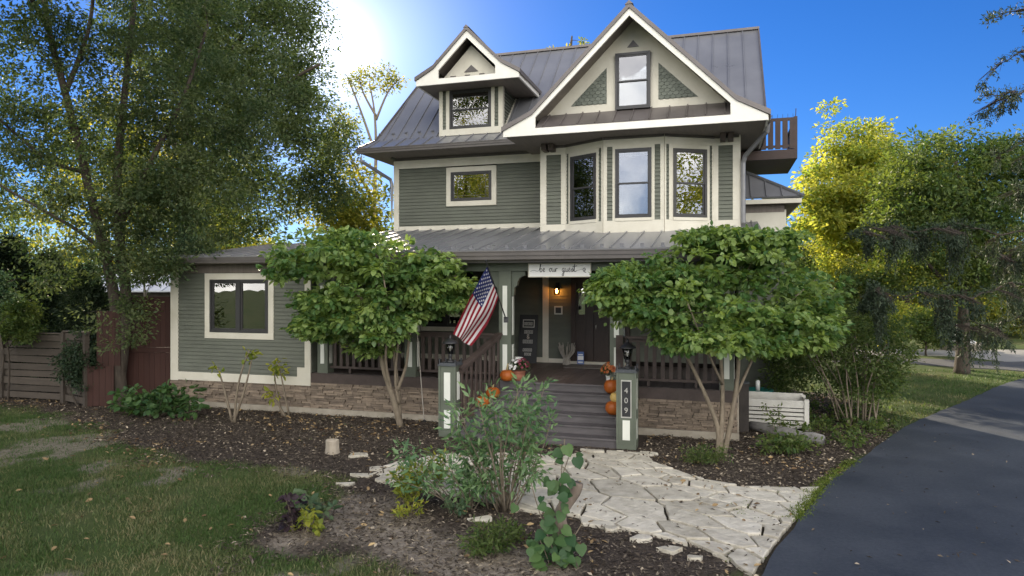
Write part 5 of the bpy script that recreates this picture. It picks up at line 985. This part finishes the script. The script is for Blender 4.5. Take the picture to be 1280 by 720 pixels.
M['lamp_glass'] = glass_mat('lantern_glass', (.82, .82, .80), 1.7, .05)
lantern(0, .165, 1.458, 'black post lantern on the plain panelled pillar by the left railing'); lantern(3.51, .165, 1.458, 'black post lantern on the pillar with the house number')
# hanging sign
sg = hthing('hanging_sign', 'long white wooden sign with black script hanging from the porch beam', 'sign', 1.94, 1.40, 3.305); b = MB(); b.box(-.65, .65, -.012, .012, -.125, .125); b.build('board', M['white'], sg)
b = MB()
for x0, x1, z0, z1 in ((-.67, .67, .125, .145), (-.67, .67, -.145, -.125), (-.67, -.65, -.125, .125), (.65, .67, -.125, .125)): b.box(x0, x1, -.018, .016, z0, z1)
b.build('frame', M['trim'], sg); b = MB()
for x in (-.55, .55): b.tube([(x, 0, .14), (x, .12, .21)], .006, 5)
b.build('hook', M['black'], sg)
LET = {  # cursive strokes in a unit em, x advance last
 'b': ([(-.04, .3), (.10, .7), (.18, 1.0), (.13, 1.10), (.07, .9), (.06, .4), (.06, .06)], [(.06, .14), (.14, .0), (.29, .06), (.35, .26), (.26, .44), (.12, .40), (.06, .28)], .44),
 'e': ([(0, .15), (.14, .24), (.26, .38), (.20, .50), (.08, .42), (.06, .18), (.16, .02), (.34, .12)], [], .34),
 'o': ([(0, .2), (.10, .42), (.24, .48), (.10, .44), (.05, .2), (.15, .02), (.29, .12), (.31, .36), (.24, .48), (.40, .40)], [], .40),
 'u': ([(0, .40), (.06, .46), (.06, .16), (.14, .02), (.26, .14), (.32, .46), (.32, .14), (.38, .02), (.46, .12)], [], .46),
 'r': ([(0, .14), (.08, .46), (.09, .30), (.09, .0)], [(.09, .26), (.16, .42), (.26, .47), (.34, .40)], .38),
 'g': ([(.30, .42), (.18, .48), (.06, .34), (.08, .08), (.20, .04), (.30, .3), (.32, .46), (.30, -.1), (.20, -.52), (.06, -.50), (.08, -.30), (.44, .12)], [], .44),
 's': ([(0, .12), (.16, .36), (.22, .52), (.24, .36), (.32, .14), (.20, .02), (.10, .08), (.40, .10)], [], .36),
 't': ([(0, .12), (.12, .5), (.20, 1.05), (.14, .4), (.14, .10), (.24, .02), (.44, .14)], [(-.10, .66), (.5, .80)], .42)}
b = MB(); x = -.42; em = .155
for ch in 'be our guest':
    if ch == ' ': x += .085; continue
    s1, s2, adv = LET[ch]
    for st in (s1, s2):
        if st: P = smooth([(x + px_ * em * .98, -.0145, -.035 + pz_ * em) for px_, pz_ in st], 4); b.tube(P, .0065, 4)
    x += adv * em * .98
b.tube(smooth([(-.62, -.0145, -.02), (-.54, -.0145, .0), (-.47, -.0145, -.02), (-.42, -.0145, .01)], 4), .003, 4); b.tube(smooth([(x, -.0145, -.01), (x + .06, -.0145, .0), (x + .14, -.0145, .02), (x + .2, -.0145, .0)], 4), .003, 4)
b.tube(smooth([(.52, -.0145, -.03), (.50, -.0145, .02), (.54, -.0145, .04), (.55, -.0145, .0), (.52, -.0145, -.03), (.57, -.0145, -.05)], 4), .006, 4); b.build('lettering', M['black'], sg)
# flag on its pole
pb, pt = np.array(W(632.5, 399, 14.25)), np.array(W(607.5, 327, 13.35)); fl = thing('flag', 'striped flag with white stars on a slanting pole at the porch post', 'flag', pb)
b = MB(); b.tube([pb - pb, pt - pb], .013, 8); b.lathe([(.02, 0), (.028, .02), (.0, .045)], tuple(pt - pb), 8); b.build('pole', M['black'], fl); b = MB(); b.box(-.05, .05, -.02, .04, -.07, .05); b.build('bracket', M['black'], fl)
def flag():
    A, B_, C_, D_ = (np.array(W(*q)) - pb for q in ((609, 333, 13.43), (623, 371.5, 13.88), (567, 418, 13.55), (587, 432, 13.80))); nu, nv = 40, 26; b = MB(); mi = []
    def P(u, v):   # u along the fly, v from the top edge
        sag = np.array((0.10, 0, -.02)) * math.sin(math.pi * u) * (v - .35); p = (A * (1 - u) + C_ * u) * (1 - v) + (B_ * (1 - u) + D_ * u) * v + sag
        return p + np.array((.25, -.9, 0)) * (.055 * math.sin(v * 9 + u * 5) * min(1, u * 2.5) + .03 * math.sin(u * 11 - v * 3) * u) + np.array((0, 0, -.05)) * math.sin(u * 3.1) * v + np.array((.02 * math.sin(v * 7) * u, 0, 0))
    for i in range(nu):
        for j in range(nv):
            u0, u1, v0, v1 = i / nu, (i + 1) / nu, j / nv, (j + 1) / nv; k = 2 if (i < 16 and j < 14) else (0 if (j // 2) % 2 == 0 else 1); b.add([P(u0, v0), P(u1, v0), P(u1, v1), P(u0, v1)], [(0, 1, 2, 3)]); mi.append(k)
    for row in range(9):
        for c in range(6 if row % 2 == 0 else 5):
            u = (.4 / 12) * (1 + 2 * c + (row % 2)); v = (14 / 26) * (row + 1) / 10; p = P(u, v); e1 = unit(P(u + .01, v) - p); e2 = unit(P(u, v + .01) - p); n_ = unit(np.cross(e1, e2))
            for sgn in (-1, 1):
                q = [p + n_ * .004 * sgn + (e1 * math.sin(a) + e2 * -math.cos(a)) * (.026 if k % 2 == 0 else .011) for k, a in enumerate(np.arange(10) * math.pi / 5)]; b.add(q, [tuple(range(10))]); mi.append(1)
    cl = b.build('cloth', M['flag_red'], fl); cl.data.materials.append(M['flag_white']); cl.data.materials.append(M['flag_blue']); cl.data.polygons.foreach_set('material_index', mi)
for k, c in (('flag_white', (.52, .50, .50)), ('flag_red', (.20, .015, .025)), ('flag_blue', (.018, .026, .10))): M[k] = leaf_mat(k + '_cloth', c, c, .2, (1, 1, 1), .8, .1)
flag()
# wall lamp (lit), door bell plate
wl = hthing('wall_lamp', 'lit wall lamp with warm glass shade beside the front door', 'lamp', 1.07, 5.03, 2.72); b = MB(); b.box(-.05, .05, -.04, 0, .16, .34); b.tube([(0, -.03, .26), (0, -.12, .29), (0, -.14, .24)], .012, 6); b.lathe([(.07, .19), (.05, .23), (.012, .26)], (0, -.14, 0), 12); b.build('bracket', M['black'], wl)
b = MB(); b.lathe([(.075, .02), (.085, .10), (.07, .19), (.066, .19), (.08, .10), (.07, .02)], (0, -.14, 0), 16); b.build('shade', glass_mat('amber_glass', (1, .85, .6), 1.5), wl, True); b = MB(); b.lathe([(.01, .06), (.028, .09), (.03, .13), (.012, .18)], (0, -.14, 0), 10); b.build('bulb', pmat('lit_bulb', (.9, .6, .3), emit=((1.0, .50, .16), 42)), wl, True)
kb = hthing('plaque', 'small square dark plaque with pale border below the wall lamp', 'plaque', 1.085, 5.025, 2.33); b = MB(); b.box(-.11, .11, -.015, .0, -.11, .11); b.build('border', M['panel'], kb); b = MB(); b.box(-.075, .075, -.022, -.016, -.075, .075); b.lathe([(.03, 0), (.03, .006)], (0, 0, 0), 12); b.build('face', M['black'], kb)
# leaning black board with pale worn word blocks
ls = hthing('leaning_sign', 'tall black board with pale lettering leaning against the porch wall', 'sign', .30, 4.78, DZ); b = MB(); b.box(-.25, .25, -.012, .012, 0, 1.28); bo = b.build('board', M['black'], ls); b = MB()
b.ring([(-.16, .94), (.16, .94), (.16, 1.15), (-.16, 1.15)], [(-.14, .96), (.14, .96), (.14, 1.13), (-.14, 1.13)], ST, -.018, -.010)
def word(zc, w, h):
    x = -w / 2
    while x < w / 2 - .02:
        l = random.uniform(.028, .042); b.ring([(x, zc), (x + l, zc), (x + l, zc + h), (x, zc + h)], [(x + .009, zc + .009), (x + l - .009, zc + .009), (x + l - .009, zc + h - .009), (x + .009, zc + h - .009)], ST, -.017, -.010); x += l + .012
word(1.0, .24, .08); word(.78, .22, .085); word(.52, .28, .095); word(.31, .26, .075); word(.20, .17, .07); b.tube(smooth([(.03, -.015, .65), (-.03, -.015, .73), (.0, -.015, .755), (.02, -.015, .73), (-.03, -.015, .68), (0, -.015, .645), (.035, -.015, .69)], 4), .008, 4)
b.build('lettering', M['pewter'], ls); bo.parent.rotation_euler = (R(-9), 0, -TH)
# bundle of twigs, small blue and white notice, door mat
tw = hthing('twig_bundle', 'upright bundle of pale dry twigs beside the doorway', 'twigs', 1.36, 4.74, DZ); b = MB(); r_ = np.random.default_rng(4)
for i in range(46):
    a = r_.uniform(0, 6.28); q = r_.uniform(.03, .10); o = r_.uniform(.12, .24); h = r_.uniform(.42, .58); tws = r_.uniform(-.7, .7); b.tube(smooth([(q * math.cos(a), q * math.sin(a), 0), (.07 * math.cos(a + tws), .07 * math.sin(a + tws), h * .35), (o * .8 * math.cos(a + tws * 2), o * .8 * math.sin(a + tws * 2), h * .7), (o * math.cos(a + tws * 2.2), o * math.sin(a + tws * 2.2), h)], 3), np.linspace(.013, .007, 10), 5)
b.build('twigs', M['barkw'], tw)
nb = hthing('security_sign', 'small blue and white notice standing at the foot of the sidelight', 'sign', 1.72, 4.80, DZ); b = MB(); b.box(-.085, .085, -.008, .008, .02, .34); b.build('board', pmat('blue_board', (.10, .17, .42), rough=.4), nb); b = MB(); b.box(-.075, .075, -.012, -.009, .13, .23); b.box(-.06, .06, -.012, -.009, .25, .28); b.box(-.06, .06, -.012, -.009, .05, .09); b.build('white_bands', M['white'], nb); b = MB(); b.box(-.09, .09, -.05, .05, 0, .018); b.build('foot', M['black'], nb)
b = MB(); b.box(-.55, .55, -.33, .33, 0, .014); dm = b.build('door_mat', pmat('mat_fibre', (.13, .12, .11), (.20, .185, .17), rough=.95, scale=30, bump=.6, bscale=120)); dm.location = h2w(1.98, 4.42, DZ + .001); dm.rotation_euler = (0, 0, -TH); tag(dm, 'flat grey brown door mat on the porch boards before the door', 'door mat')
# pots of chrysanthemums
def mums(s, t, z, rad, name, label, petal, petal2, pot, potr, poth, seed, side=None):
    r = np.random.default_rng(seed); o = hthing(name, label, 'potted flowers', s, t, z); b = MB(); b.lathe([(potr * .72, 0), (potr * .95, poth * .55), (potr, poth * .9), (potr * 1.06, poth * .92), (potr * 1.06, poth), (potr * .9, poth)], n=18); b.build('pot', pot, o, True); n = 420; d = rdir(n, r); d[:, 2] = np.abs(d[:, 2]) * .8 - .10; c = np.array((0, 0, poth + rad * .28)); P = c + d * rad * np.array((1, 1, .82)) * r.uniform(.55, .97, (n, 1)); leaves('foliage', LM['dark'], o, P, d + .5 * r.normal(size=(n, 3)), r.normal(size=(n, 3)), .07, .03, r.random(n), BROAD)
    for nm, m_, sel in (('flowers', petal, None), ('flowers', petal2, 1)):
        if m_ is None: continue
        k = 130 if sel is None else 70; d = rdir(k, r); d[:, 2] = np.abs(d[:, 2]) * .95 + .02; d = unit(d)
        if petal2 is not None: d = d[(d[:, 0] < .35) if sel is None else (d[:, 0] > .15)]
        P = c + d * rad * np.array((1, 1, .85)); q = 9; Pn = np.repeat(P, q, 0); dn = np.repeat(d, q, 0); a = np.tile(np.arange(q) * 2 * math.pi / q, len(P)); e1 = unit(np.cross(dn, np.array((.3, .2, 1.0)))); e2 = np.cross(dn, e1); ax = e1 * np.cos(a)[:, None] + e2 * np.sin(a)[:, None] + dn * .35; leaves(nm, m_, o, Pn, ax, dn, .036, .017, np.repeat(r.random(len(P)), q), KITE)
PM = lambda n_, a, c: leaf_mat(n_, a, c, .25, (1.1, 1.1, 1.1))
M['terra'] = pmat('terracotta', (.28, .105, .065), (.40, .17, .11), rough=.8, bump=.2)
mums(.97, 1.66, DZ, .26, 'potted_mums', 'white chrysanthemums in a terracotta pot at the top of the steps', PM('white_petals', (.70, .70, .66), (.82, .82, .80)), PM('dusky_pink_petals', (.20, .03, .06), (.34, .08, .12)), M['terra'], .16, .20, 3)
mums(3.02, 1.64, DZ, .25, 'potted_mums', 'rust and burgundy chrysanthemums in a white pot beside the number pillar', PM('rust_petals', (.42, .10, .03), (.55, .22, .08)), PM('burgundy_petals', (.17, .012, .02), (.30, .03, .05)), M['white'], .145, .18, 4)
PO = pmat('pumpkin_skin', (.27, .062, .008), (.38, .105, .014), rough=.5, spec=.35, scale=4, bump=.1); PY = pmat('gourd_skin', (.46, .30, .08), (.58, .42, .15), rough=.5, scale=4); PS = pmat('pumpkin_stem', (.20, .15, .07), (.34, .28, .14), rough=.8)
def pumpkin(s, t, z, rad, flat, label, m=PO, stem=.06, lean=0.0):
    o = hthing('pumpkin', label, 'pumpkin', s, t, z, 'pumpkins on the porch steps'); b = MB(); h = rad * flat; prof = [(rad * math.cos(a) ** .8 if math.cos(a) > 0 else 0.002, h + h * math.sin(a) * (1 - .10 * (1 - math.cos(a)) ** 2)) for a in np.linspace(-1.5, 1.5, 15)]; b.lathe(prof, n=48, rib=lambda a: .045 * abs(math.sin(a * 5.5)) - .03); b.build('body', m, o, True); b = MB(); b.tube(smooth([(0, 0, 2 * h * .93), (.006, 0, 2 * h + stem * .4), (.02, .01, 2 * h + stem)], 3), np.linspace(.026, .012, 7), 7); b.build('stem', PS, o, True); o.rotation_euler = (lean, lean * .5, -TH + random.random() * 0)
RZs = DZ / 6
pumpkin(.80, 1.40, DZ, .155, .82, 'orange pumpkin with long pale stem, topmost on the left side of the steps', stem=.13)
pumpkin(.60, 1.04, 4 * RZs, .150, .80, 'orange pumpkin half hidden by leaves on the step below the long stemmed one', stem=.05)
pumpkin(.46, .76, 3 * RZs, .155, .80, 'lowest orange pumpkin behind the leafy peony on the left of the steps', stem=.05)
pumpkin(3.05, 1.34, 5 * RZs, .165, .92, 'tall round orange pumpkin right under the white flower pot', stem=.04)
pumpkin(3.20, .78, 3 * RZs + .24, .105, .95, 'small yellow striped gourd resting on an orange pumpkin by the number pillar', PY, stem=.02)
pumpkin(3.17, .76, 3 * RZs, .165, .85, 'lowest orange pumpkin on the right, carrying the small yellow gourd', stem=.0)
# thin rod standing by the porch, tree stump, planter box, dark post and log edging
rd = thing('garden_rod', 'thin pale rod leaning on the porch front beside the small tree', 'rod', h2w(-1.05, 1.24, 0)); b = MB(); b.tube([(0, 0, 0), (-.17, .07, 2.05)], .011, 6); b.build('shaft', M['barkw'], rd); b = MB(); b.lathe([(.05, 0), (.05, .02), (.014, .05)], n=8); b.build('foot', M['black'], rd)
g_ = G(415, 566); sp = thing('cut_log', 'short cut log standing on the mulch bed', 'log', (g_[0], g_[1], -.02)); b = MB(); b.lathe([(.135, 0), (.125, .05), (.115, .16), (.118, .245), (.112, .25)], n=20, rib=lambda a: .06 * math.sin(3 * a) + .03 * math.sin(7 * a)); b.build('bark', pmat('stripped_bark', (.26, .22, .17), (.42, .37, .30), rough=.9, bump=.6, bscale=12, stretch=(3, 3, .6)), sp); b = MB(); b.lathe([(.106, .249), (.10, .254), (.05, .255)], n=20, rib=lambda a: .06 * math.sin(3 * a) + .03 * math.sin(7 * a)); b.build('cut_face', pmat('cut_wood', (.42, .35, .26), (.56, .48, .38), scale=14, rough=.8), sp)
pb_ = hthing('planter_box', 'long white slatted planter box on the bed right of the porch', 'planter', 5.66, 2.62, .02); PW = pmat('weathered_white', (.50, .48, .43), (.68, .66, .61), rough=.7, scale=4, bump=.2); b = MB(); L_, D_, H_ = 1.18, .62, .60
for k in range(5): z = .03 + k * .085; b.box(.05, L_ - .05, -.012 - .006 * (k % 2), .012, z, z + .06); b.box(L_ - .012, L_ + .012, .05, D_ - .05, z, z + .06)
b.box(.0, L_, -.02, .015, .45, H_); b.box(0, L_, D_ - .02, D_ + .015, .03, H_ + .06); b.box(-.015, .02, 0, D_, .03, H_); b.box(L_ - .02, L_ + .018, 0, D_, .45, H_)
b.build('slats', PW, pb_)
for x in (0, L_):
    for y in (0, D_): b = MB(); b.box(x - .045, x + .045, y - .045, y + .045, 0, H_ + .03); b.build('leg', PW, pb_)
b = MB(); b.box(.03, L_ - .03, .03, D_ - .03, .3, .40); b.build('soil', M['inside'], pb_)
gp_ = hthing('dark_post', 'dark square timber post in front of the white planter box', 'post', 5.62, 2.30, 0); b = MB(); b.box(-.09, .09, -.09, .09, -.05, .98); b.build('shaft', pmat('charred_timber', (.035, .03, .028), (.07, .06, .055), rough=.8, bump=.4), gp_); b = MB(); b.box(-.10, .10, -.10, .10, .98, 1.01); b.build('cap', M['cap'], gp_)
le = thing('log_edging', 'long grey weathered log lying along the planting bed', 'log', G(1028, 556)); e0, e1 = np.array(G(1028, 556)), np.array(G(938, 537)); b = MB(); q = np.linspace(0, 1, 9)[:, None]; b.tube((e1 - e0) * q + np.array((0, 0, .09)) + np.array((0, 0, 1)) * .012 * np.sin(q * 17), .10 + .008 * np.sin(np.arange(9) * 2.3), 12); b.build('shaft', pmat('silvered_log', (.16, .155, .15), (.28, .27, .26), rough=.9, bump=.6, bscale=14, stretch=(.5, 3, 3)), le, True)
tb = thing('green_tub', 'teal green tub on the ground behind the planter box', 'tub', h2w(6.0, 4.6, 0)); b = MB(); b.lathe([(.26, 0), (.33, .5), (.35, .5), (.35, .54), (.30, .54), (.28, .45)], n=20); b.build('body', pmat('teal_plastic', (.02, .16, .14), rough=.4), tb, True); b = MB(); b.lathe([(.05, .5), (.05, .72), (.03, .75)], n=12); b.build('bottle', M['white'], tb, True)
# stone fountain beyond the street
f_ = G(1193, 437); fo = thing('stone_fountain', 'pale stone fountain across the street, partly behind the street tree trunk', 'fountain', (f_[0] + .25, f_[1], 0)); b = MB(); b.lathe([(.85, 0), (.85, .22), (.92, .24), (.92, .34), (.70, .34), (.66, .2)], n=24); b.build('basin', M['conc'], fo, True); b = MB(); b.lathe([(.62, .33), (.60, .40), (.34, .56), (.20, .72), (.13, .88), (.13, .98), (.24, 1.02), (.24, 1.16), (.10, 1.20), (.02, 1.26)], n=20); b.build('spire', M['white'], fo, True)
# loose flagstones
r_ = np.random.default_rng(12)
for i, (x, y, w_, lab) in enumerate([(445, 570, .22, 'flat loose flagstone nearest the cut log'), (470, 587, .16, 'pale loose flagstone, upper one of the scattered stones left of the path'), (452, 595, .20, 'pale loose flagstone, largest of the scattered stones left of the path'), (485, 600, .26, 'long pale loose flagstone beside the yellow green plant'), (432, 606, .15, 'small dull loose flagstone at the grass edge'), (836, 690, .17, 'pale loose flagstone lying on the dirt below the path'), (868, 699, .10, 'smallest pale stone on the dirt below the path'), (800, 674, .15, 'loose flagstone chip touching the lower path edge'), (762, 662, .12, 'small loose flagstone chip right of the vine covered stump'), (600, 590 + 60, .16, 'loose flagstone under the leafy peony')]):
    k = 8; a = np.sort(r_.uniform(0, 6.28, k)); q = [(w_ * r_.uniform(.7, 1.1) * math.cos(x_), w_ * .62 * r_.uniform(.7, 1.1) * math.sin(x_)) for x_ in a]; b = MB(); b.prism(q, PL, -.03, .035, r_.random()); o = b.build('flagstone', M['flag']); g_ = G(x, y); o.location = (g_[0], g_[1], .0); o.rotation_euler = (r_.normal() * .05, r_.normal() * .05, 0); tag(o, lab, 'flagstone', 'loose flagstones beside the path')
# ------------------------------------------------------------------ foreground plants
def herb(name, label, x, y, stems, mat, ln, asp, shape, per, seed, stemm='bark2', sr=.008, spread=.35, rad=.10, group=None, droop=.3, up=.8, var=(.5, .25), cat='plant', flat=.8, along=5):
    """stems: pixel tips (x, y, depth offset); leaves sit along the upper part of each stem"""
    g = np.array(G(x, y)); r = np.random.default_rng(seed); root = thing(name, label, cat, (g[0], g[1], -.02), 0, group); m = MB(); C = []; D = []
    for tx, ty, dy in stems:
        tip = W(tx, ty, g[1] + dy) - g; b0 = np.array((r.normal() * .05, r.normal() * .05, 0)) + tip * np.array((.12, .12, 0)); P = curve(b0, tip, .10, 9, r, .05); m.tube(P, np.linspace(sr, sr * .35, 9), 5)
        for f in np.linspace(spread, 1, along): i = min(7, int(f * 8)); C.append(P[i] + (P[i + 1] - P[i]) * (f * 8 - i)); D.append(P[i + 1] - P[i])
    C, D = np.array(C), unit(np.array(D)); m.build('stems', M[stemm], root, True); foliage('leaves', mat, root, C, D, per, rad, ln, asp, r, droop=droop, flat=flat, up=up, shape=shape, var=var, clump=.15); return root
RR = np.random.default_rng(77)
def fan(x0, x1, y0, y1, n, d=.35): return [(RR.uniform(x0, x1), RR.uniform(y0, y1), RR.normal() * d) for _ in range(n)]
herb('tree_peony', 'tall grey green tree peony with many woody stems in front of the steps', 632, 636, fan(585, 668, 480, 520, 9) + fan(556, 694, 505, 560, 14) + fan(535, 695, 550, 592, 12) + [(682, 478, 0), (676, 490, .1), (648, 478, 0)], LM['peony'], .125, .34, NARROW, 11, 301, sr=.011, spread=.6, rad=.17, along=4, droop=.35)
herb('tree_peony', 'lower spreading grey green peony left of the tall one', 585, 636, fan(495, 600, 556, 600, 15) + fan(560, 620, 580, 615, 7), LM['peony'], .12, .34, NARROW, 10, 302, sr=.008, spread=.5, rad=.14, along=4)
herb('leafy_plant', 'low green cut leaved plant at the bottom of the dirt patch', 612, 690, fan(580, 640, 648, 685, 22, .15), LM['mid'], .075, .32, NARROW, 16, 303, sr=.004, spread=.5, rad=.08, along=3)
herb('leafy_plant', 'small green plant between the cut leaved plant and the vine', 640, 678, fan(628, 662, 655, 672, 8, .1), LM['mid'], .07, .5, KITE, 10, 304, sr=.004, spread=.6, rad=.06, along=2)
herb('yellowing_plant', 'yellow green bushy plant at the left end of the foreground bed', 510, 632, fan(496, 526, 582, 612, 16, .1), LM['yell'], .085, .42, KITE, 14, 305, sr=.005, spread=.5, rad=.08, along=3, up=.6)
herb('yellowing_plant', 'small yellow leaved plant low beside the grass edge', 505, 648, fan(488, 530, 625, 642, 9, .1), LM['yell'], .085, .4, KITE, 7, 306, sr=.004, spread=.6, rad=.06, along=2, var=(.6, .3))
herb('yellowing_plant', 'upright yellow green plant with rusty leaves behind the bushy one', 553, 612, fan(538, 560, 562, 590, 9, .1), LM['yell'], .08, .4, KITE, 12, 307, sr=.005, spread=.45, rad=.07, along=3, var=(.3, .3))
herb('leafy_plant', 'tuft of broad blue green leaves in the mulch under the peony', 563, 645, fan(550, 580, 625, 640, 8, .1), LM['blue'], .07, .55, BROAD, 8, 308, sr=.004, spread=.6, rad=.05, along=2)
# leaning stump covered with a big leaved vine
vs = G(700, 700); vn = thing('vine_stump', 'leaning bare stump wrapped in a vine with large heart shaped leaves', 'stump', (vs[0], vs[1], -.03)); b = MB(); Pv = smooth([(0, 0, 0), tuple(W(704, 670, vs[1]) - vs), tuple(W(700, 640, vs[1]) - vs), tuple(W(718, 612, vs[1]) - vs), tuple(W(722, 600, vs[1]) - vs)], 4); b.tube(Pv, np.linspace(.085, .062, len(Pv)), 12); b.build('wood', pmat('stump_bark', (.13, .10, .08), (.27, .22, .18), rough=.9, bump=1.0, bscale=14, stretch=(2.5, 2.5, .6)), vn, True)
r = np.random.default_rng(9); P = []; A = []; b = MB()
for x0, y0, x1, y1, n in ((698, 690, 706, 545, 20), (694, 690, 664, 600, 14), (704, 690, 728, 650, 9), (686, 700, 668, 660, 8), (700, 600, 716, 556, 8)):
    p0, p1 = W(x0, y0, vs[1] - .1) - vs, W(x1, y1, vs[1] - .12) - vs; S_ = curve(p0, p1, .05, 12, r, .04); b.tube(S_, .006, 5)
    for k in range(n): f = r.random(); i = int(f * 10); P.append(S_[i] + r.normal(size=3) * .075 + np.array((0, -.06, 0))); A.append((r.normal() * .7, -.35, -.55 + r.normal() * .4))
for k in range(34): P.append(np.array((r.uniform(-.28, .12), r.uniform(-.22, .12), r.uniform(.02, .26)))); A.append((r.normal() * .8, -.4 + r.normal() * .3, -.25))
b.build('stems', M['bark2'], vn); P = np.array(P); ln = r.uniform(.075, .135, len(P)); leaves('leaves', LM['vine'], vn, P, np.array(A), np.array((0, -.75, .7)) + r.normal(size=(len(P), 3)) * .35, ln, ln * .95, np.clip(r.normal(.45, .3, len(P)), 0, 1), HEART)
herb('young_plant', 'small plant with bright lime leaves on the bare dirt patch', 385, 668, fan(370, 402, 634, 660, 12, .1), LM['yell'], .085, .85, BROAD, 4, 311, sr=.004, spread=.7, rad=.05, along=2, up=1.2)
herb('dark_plant', 'dark purple leaved plant beside the lime leaved seedling', 366, 664, fan(352, 376, 620, 656, 10, .08), LM['purple'], .095, .85, BROAD, 4, 312, sr=.004, spread=.6, rad=.05, along=2)
herb('leafy_plant', 'blue green broad leaved plant behind the lime leaved seedling', 398, 648, fan(372, 425, 612, 640, 13, .15), LM['blue'], .12, .7, BROAD, 4, 313, sr=.004, spread=.6, rad=.06, along=2)
herb('hydrangea', 'low clump of large round leaves at the wing corner below the sapling', 195, 520, fan(145, 250, 484, 512, 46, .35), LM['vine'], .16, .8, BROAD, 9, 314, sr=.006, spread=.6, rad=.14, along=2, up=1.0, cat='shrub')
herb('twig_shrub', 'bare forked young stem with leaf tufts under the wing window', 291, 527, [(272, 458, 0), (312, 436, 0), (316, 440, .1)], LM['yell'], .14, .6, BROAD, 6, 315, sr=.035, spread=.9, rad=.12, along=2, var=(.4, .25))
herb('twig_shrub', 'single young stem with pale drooping leaves, right of the forked one', 362, 520, [(343, 455, 0), (348, 452, .1), (338, 490, 0)], LM['yell'], .14, .55, BROAD, 9, 316, sr=.03, spread=.8, rad=.13, along=3, var=(.5, .25), droop=.8)
herb('fern_clump', 'feathery green clump at the foot of the small tree by the pillar', 882, 578, fan(852, 915, 556, 574, 40, .2), LM['mid'], .055, .3, NARROW, 14, 317, sr=.003, spread=.4, rad=.06, along=3)
herb('leafy_plant', 'loose green plants beside the grey log edging', 985, 566, fan(948, 1012, 540, 562, 34, .3), LM['mid'], .085, .55, BROAD, 8, 318, sr=.004, spread=.5, rad=.09, along=3)
herb('leafy_plant', 'thin weedy stem with yellow green leaves in front of the planter', 968, 545, [(955, 505, 0), (972, 508, 0), (966, 515, .1)], LM['mid'], .09, .4, KITE, 9, 319, sr=.005, spread=.4, rad=.09, along=4)
def cover():
    r = np.random.default_rng(55); C = []
    for x, y, n, s_ in ((1045, 545, 60, .5), (1085, 535, 50, .5), (1010, 530, 40, .6), (1060, 518, 40, .6)):
        g = G(x, y)
        for _ in range(n): C.append((g[0] + r.normal() * s_, g[1] + r.normal() * s_ * 1.4, r.uniform(.02, .16)))
    C = np.array(C); k = (sdist(DRIVE, C[:, 0], C[:, 1]) < -.15); C = C[k]; o = foliage('ground_cover', LM['mid'], None, C, np.tile((0, 0, 1.0), (len(C), 1)), 12, .14, .085, .6, r, up=1.2, shape=BROAD); tag(o, 'low leafy ground cover on the bed beside the drive', None, None, 'stuff')
    e = np.array(DRIVE[1:13]); P = []
    for a, c in zip(e[2:5], e[3:6]):   # moss between path and drive
        for f in np.linspace(0, 1, 160): P.append((*(a + (c - a) * f + r.normal(size=2) * np.array((.05, .05)) - (.07, 0)), r.uniform(0, .03)))
    Q = np.array(PATH); X = r.uniform(Q[:, 0].min(), Q[:, 0].max(), 5000); Y = r.uniform(Q[:, 1].min(), Q[:, 1].max(), 5000); k = (sdist(PATH, X, Y) > .02) & (sdist(DRIVE, X, Y) < -.05) & (r.random(5000) < sm(sdist(DRIVE, X, Y), -1.3, -.1) * sm(fbm(X * 2, Y * 2, 71), .4, .6))
    P += [(x, y, -.004) for x, y in zip(X[k], Y[k])]   # joints greening near the drive
    P = np.array(P); P = np.repeat(P, 6, 0) + r.normal(size=(len(P) * 6, 3)) * (.03, .03, .004); o = leaves('moss', leaf_mat('moss_green', (.06, .10, .015), (.15, .19, .03), .2), None, P, r.normal(size=P.shape) + (0, 0, 1), r.normal(size=P.shape), .03, .012, r.random(len(P))); tag(o, 'bright green moss and weeds along the drive edge of the path', None, None, 'stuff')
cover()
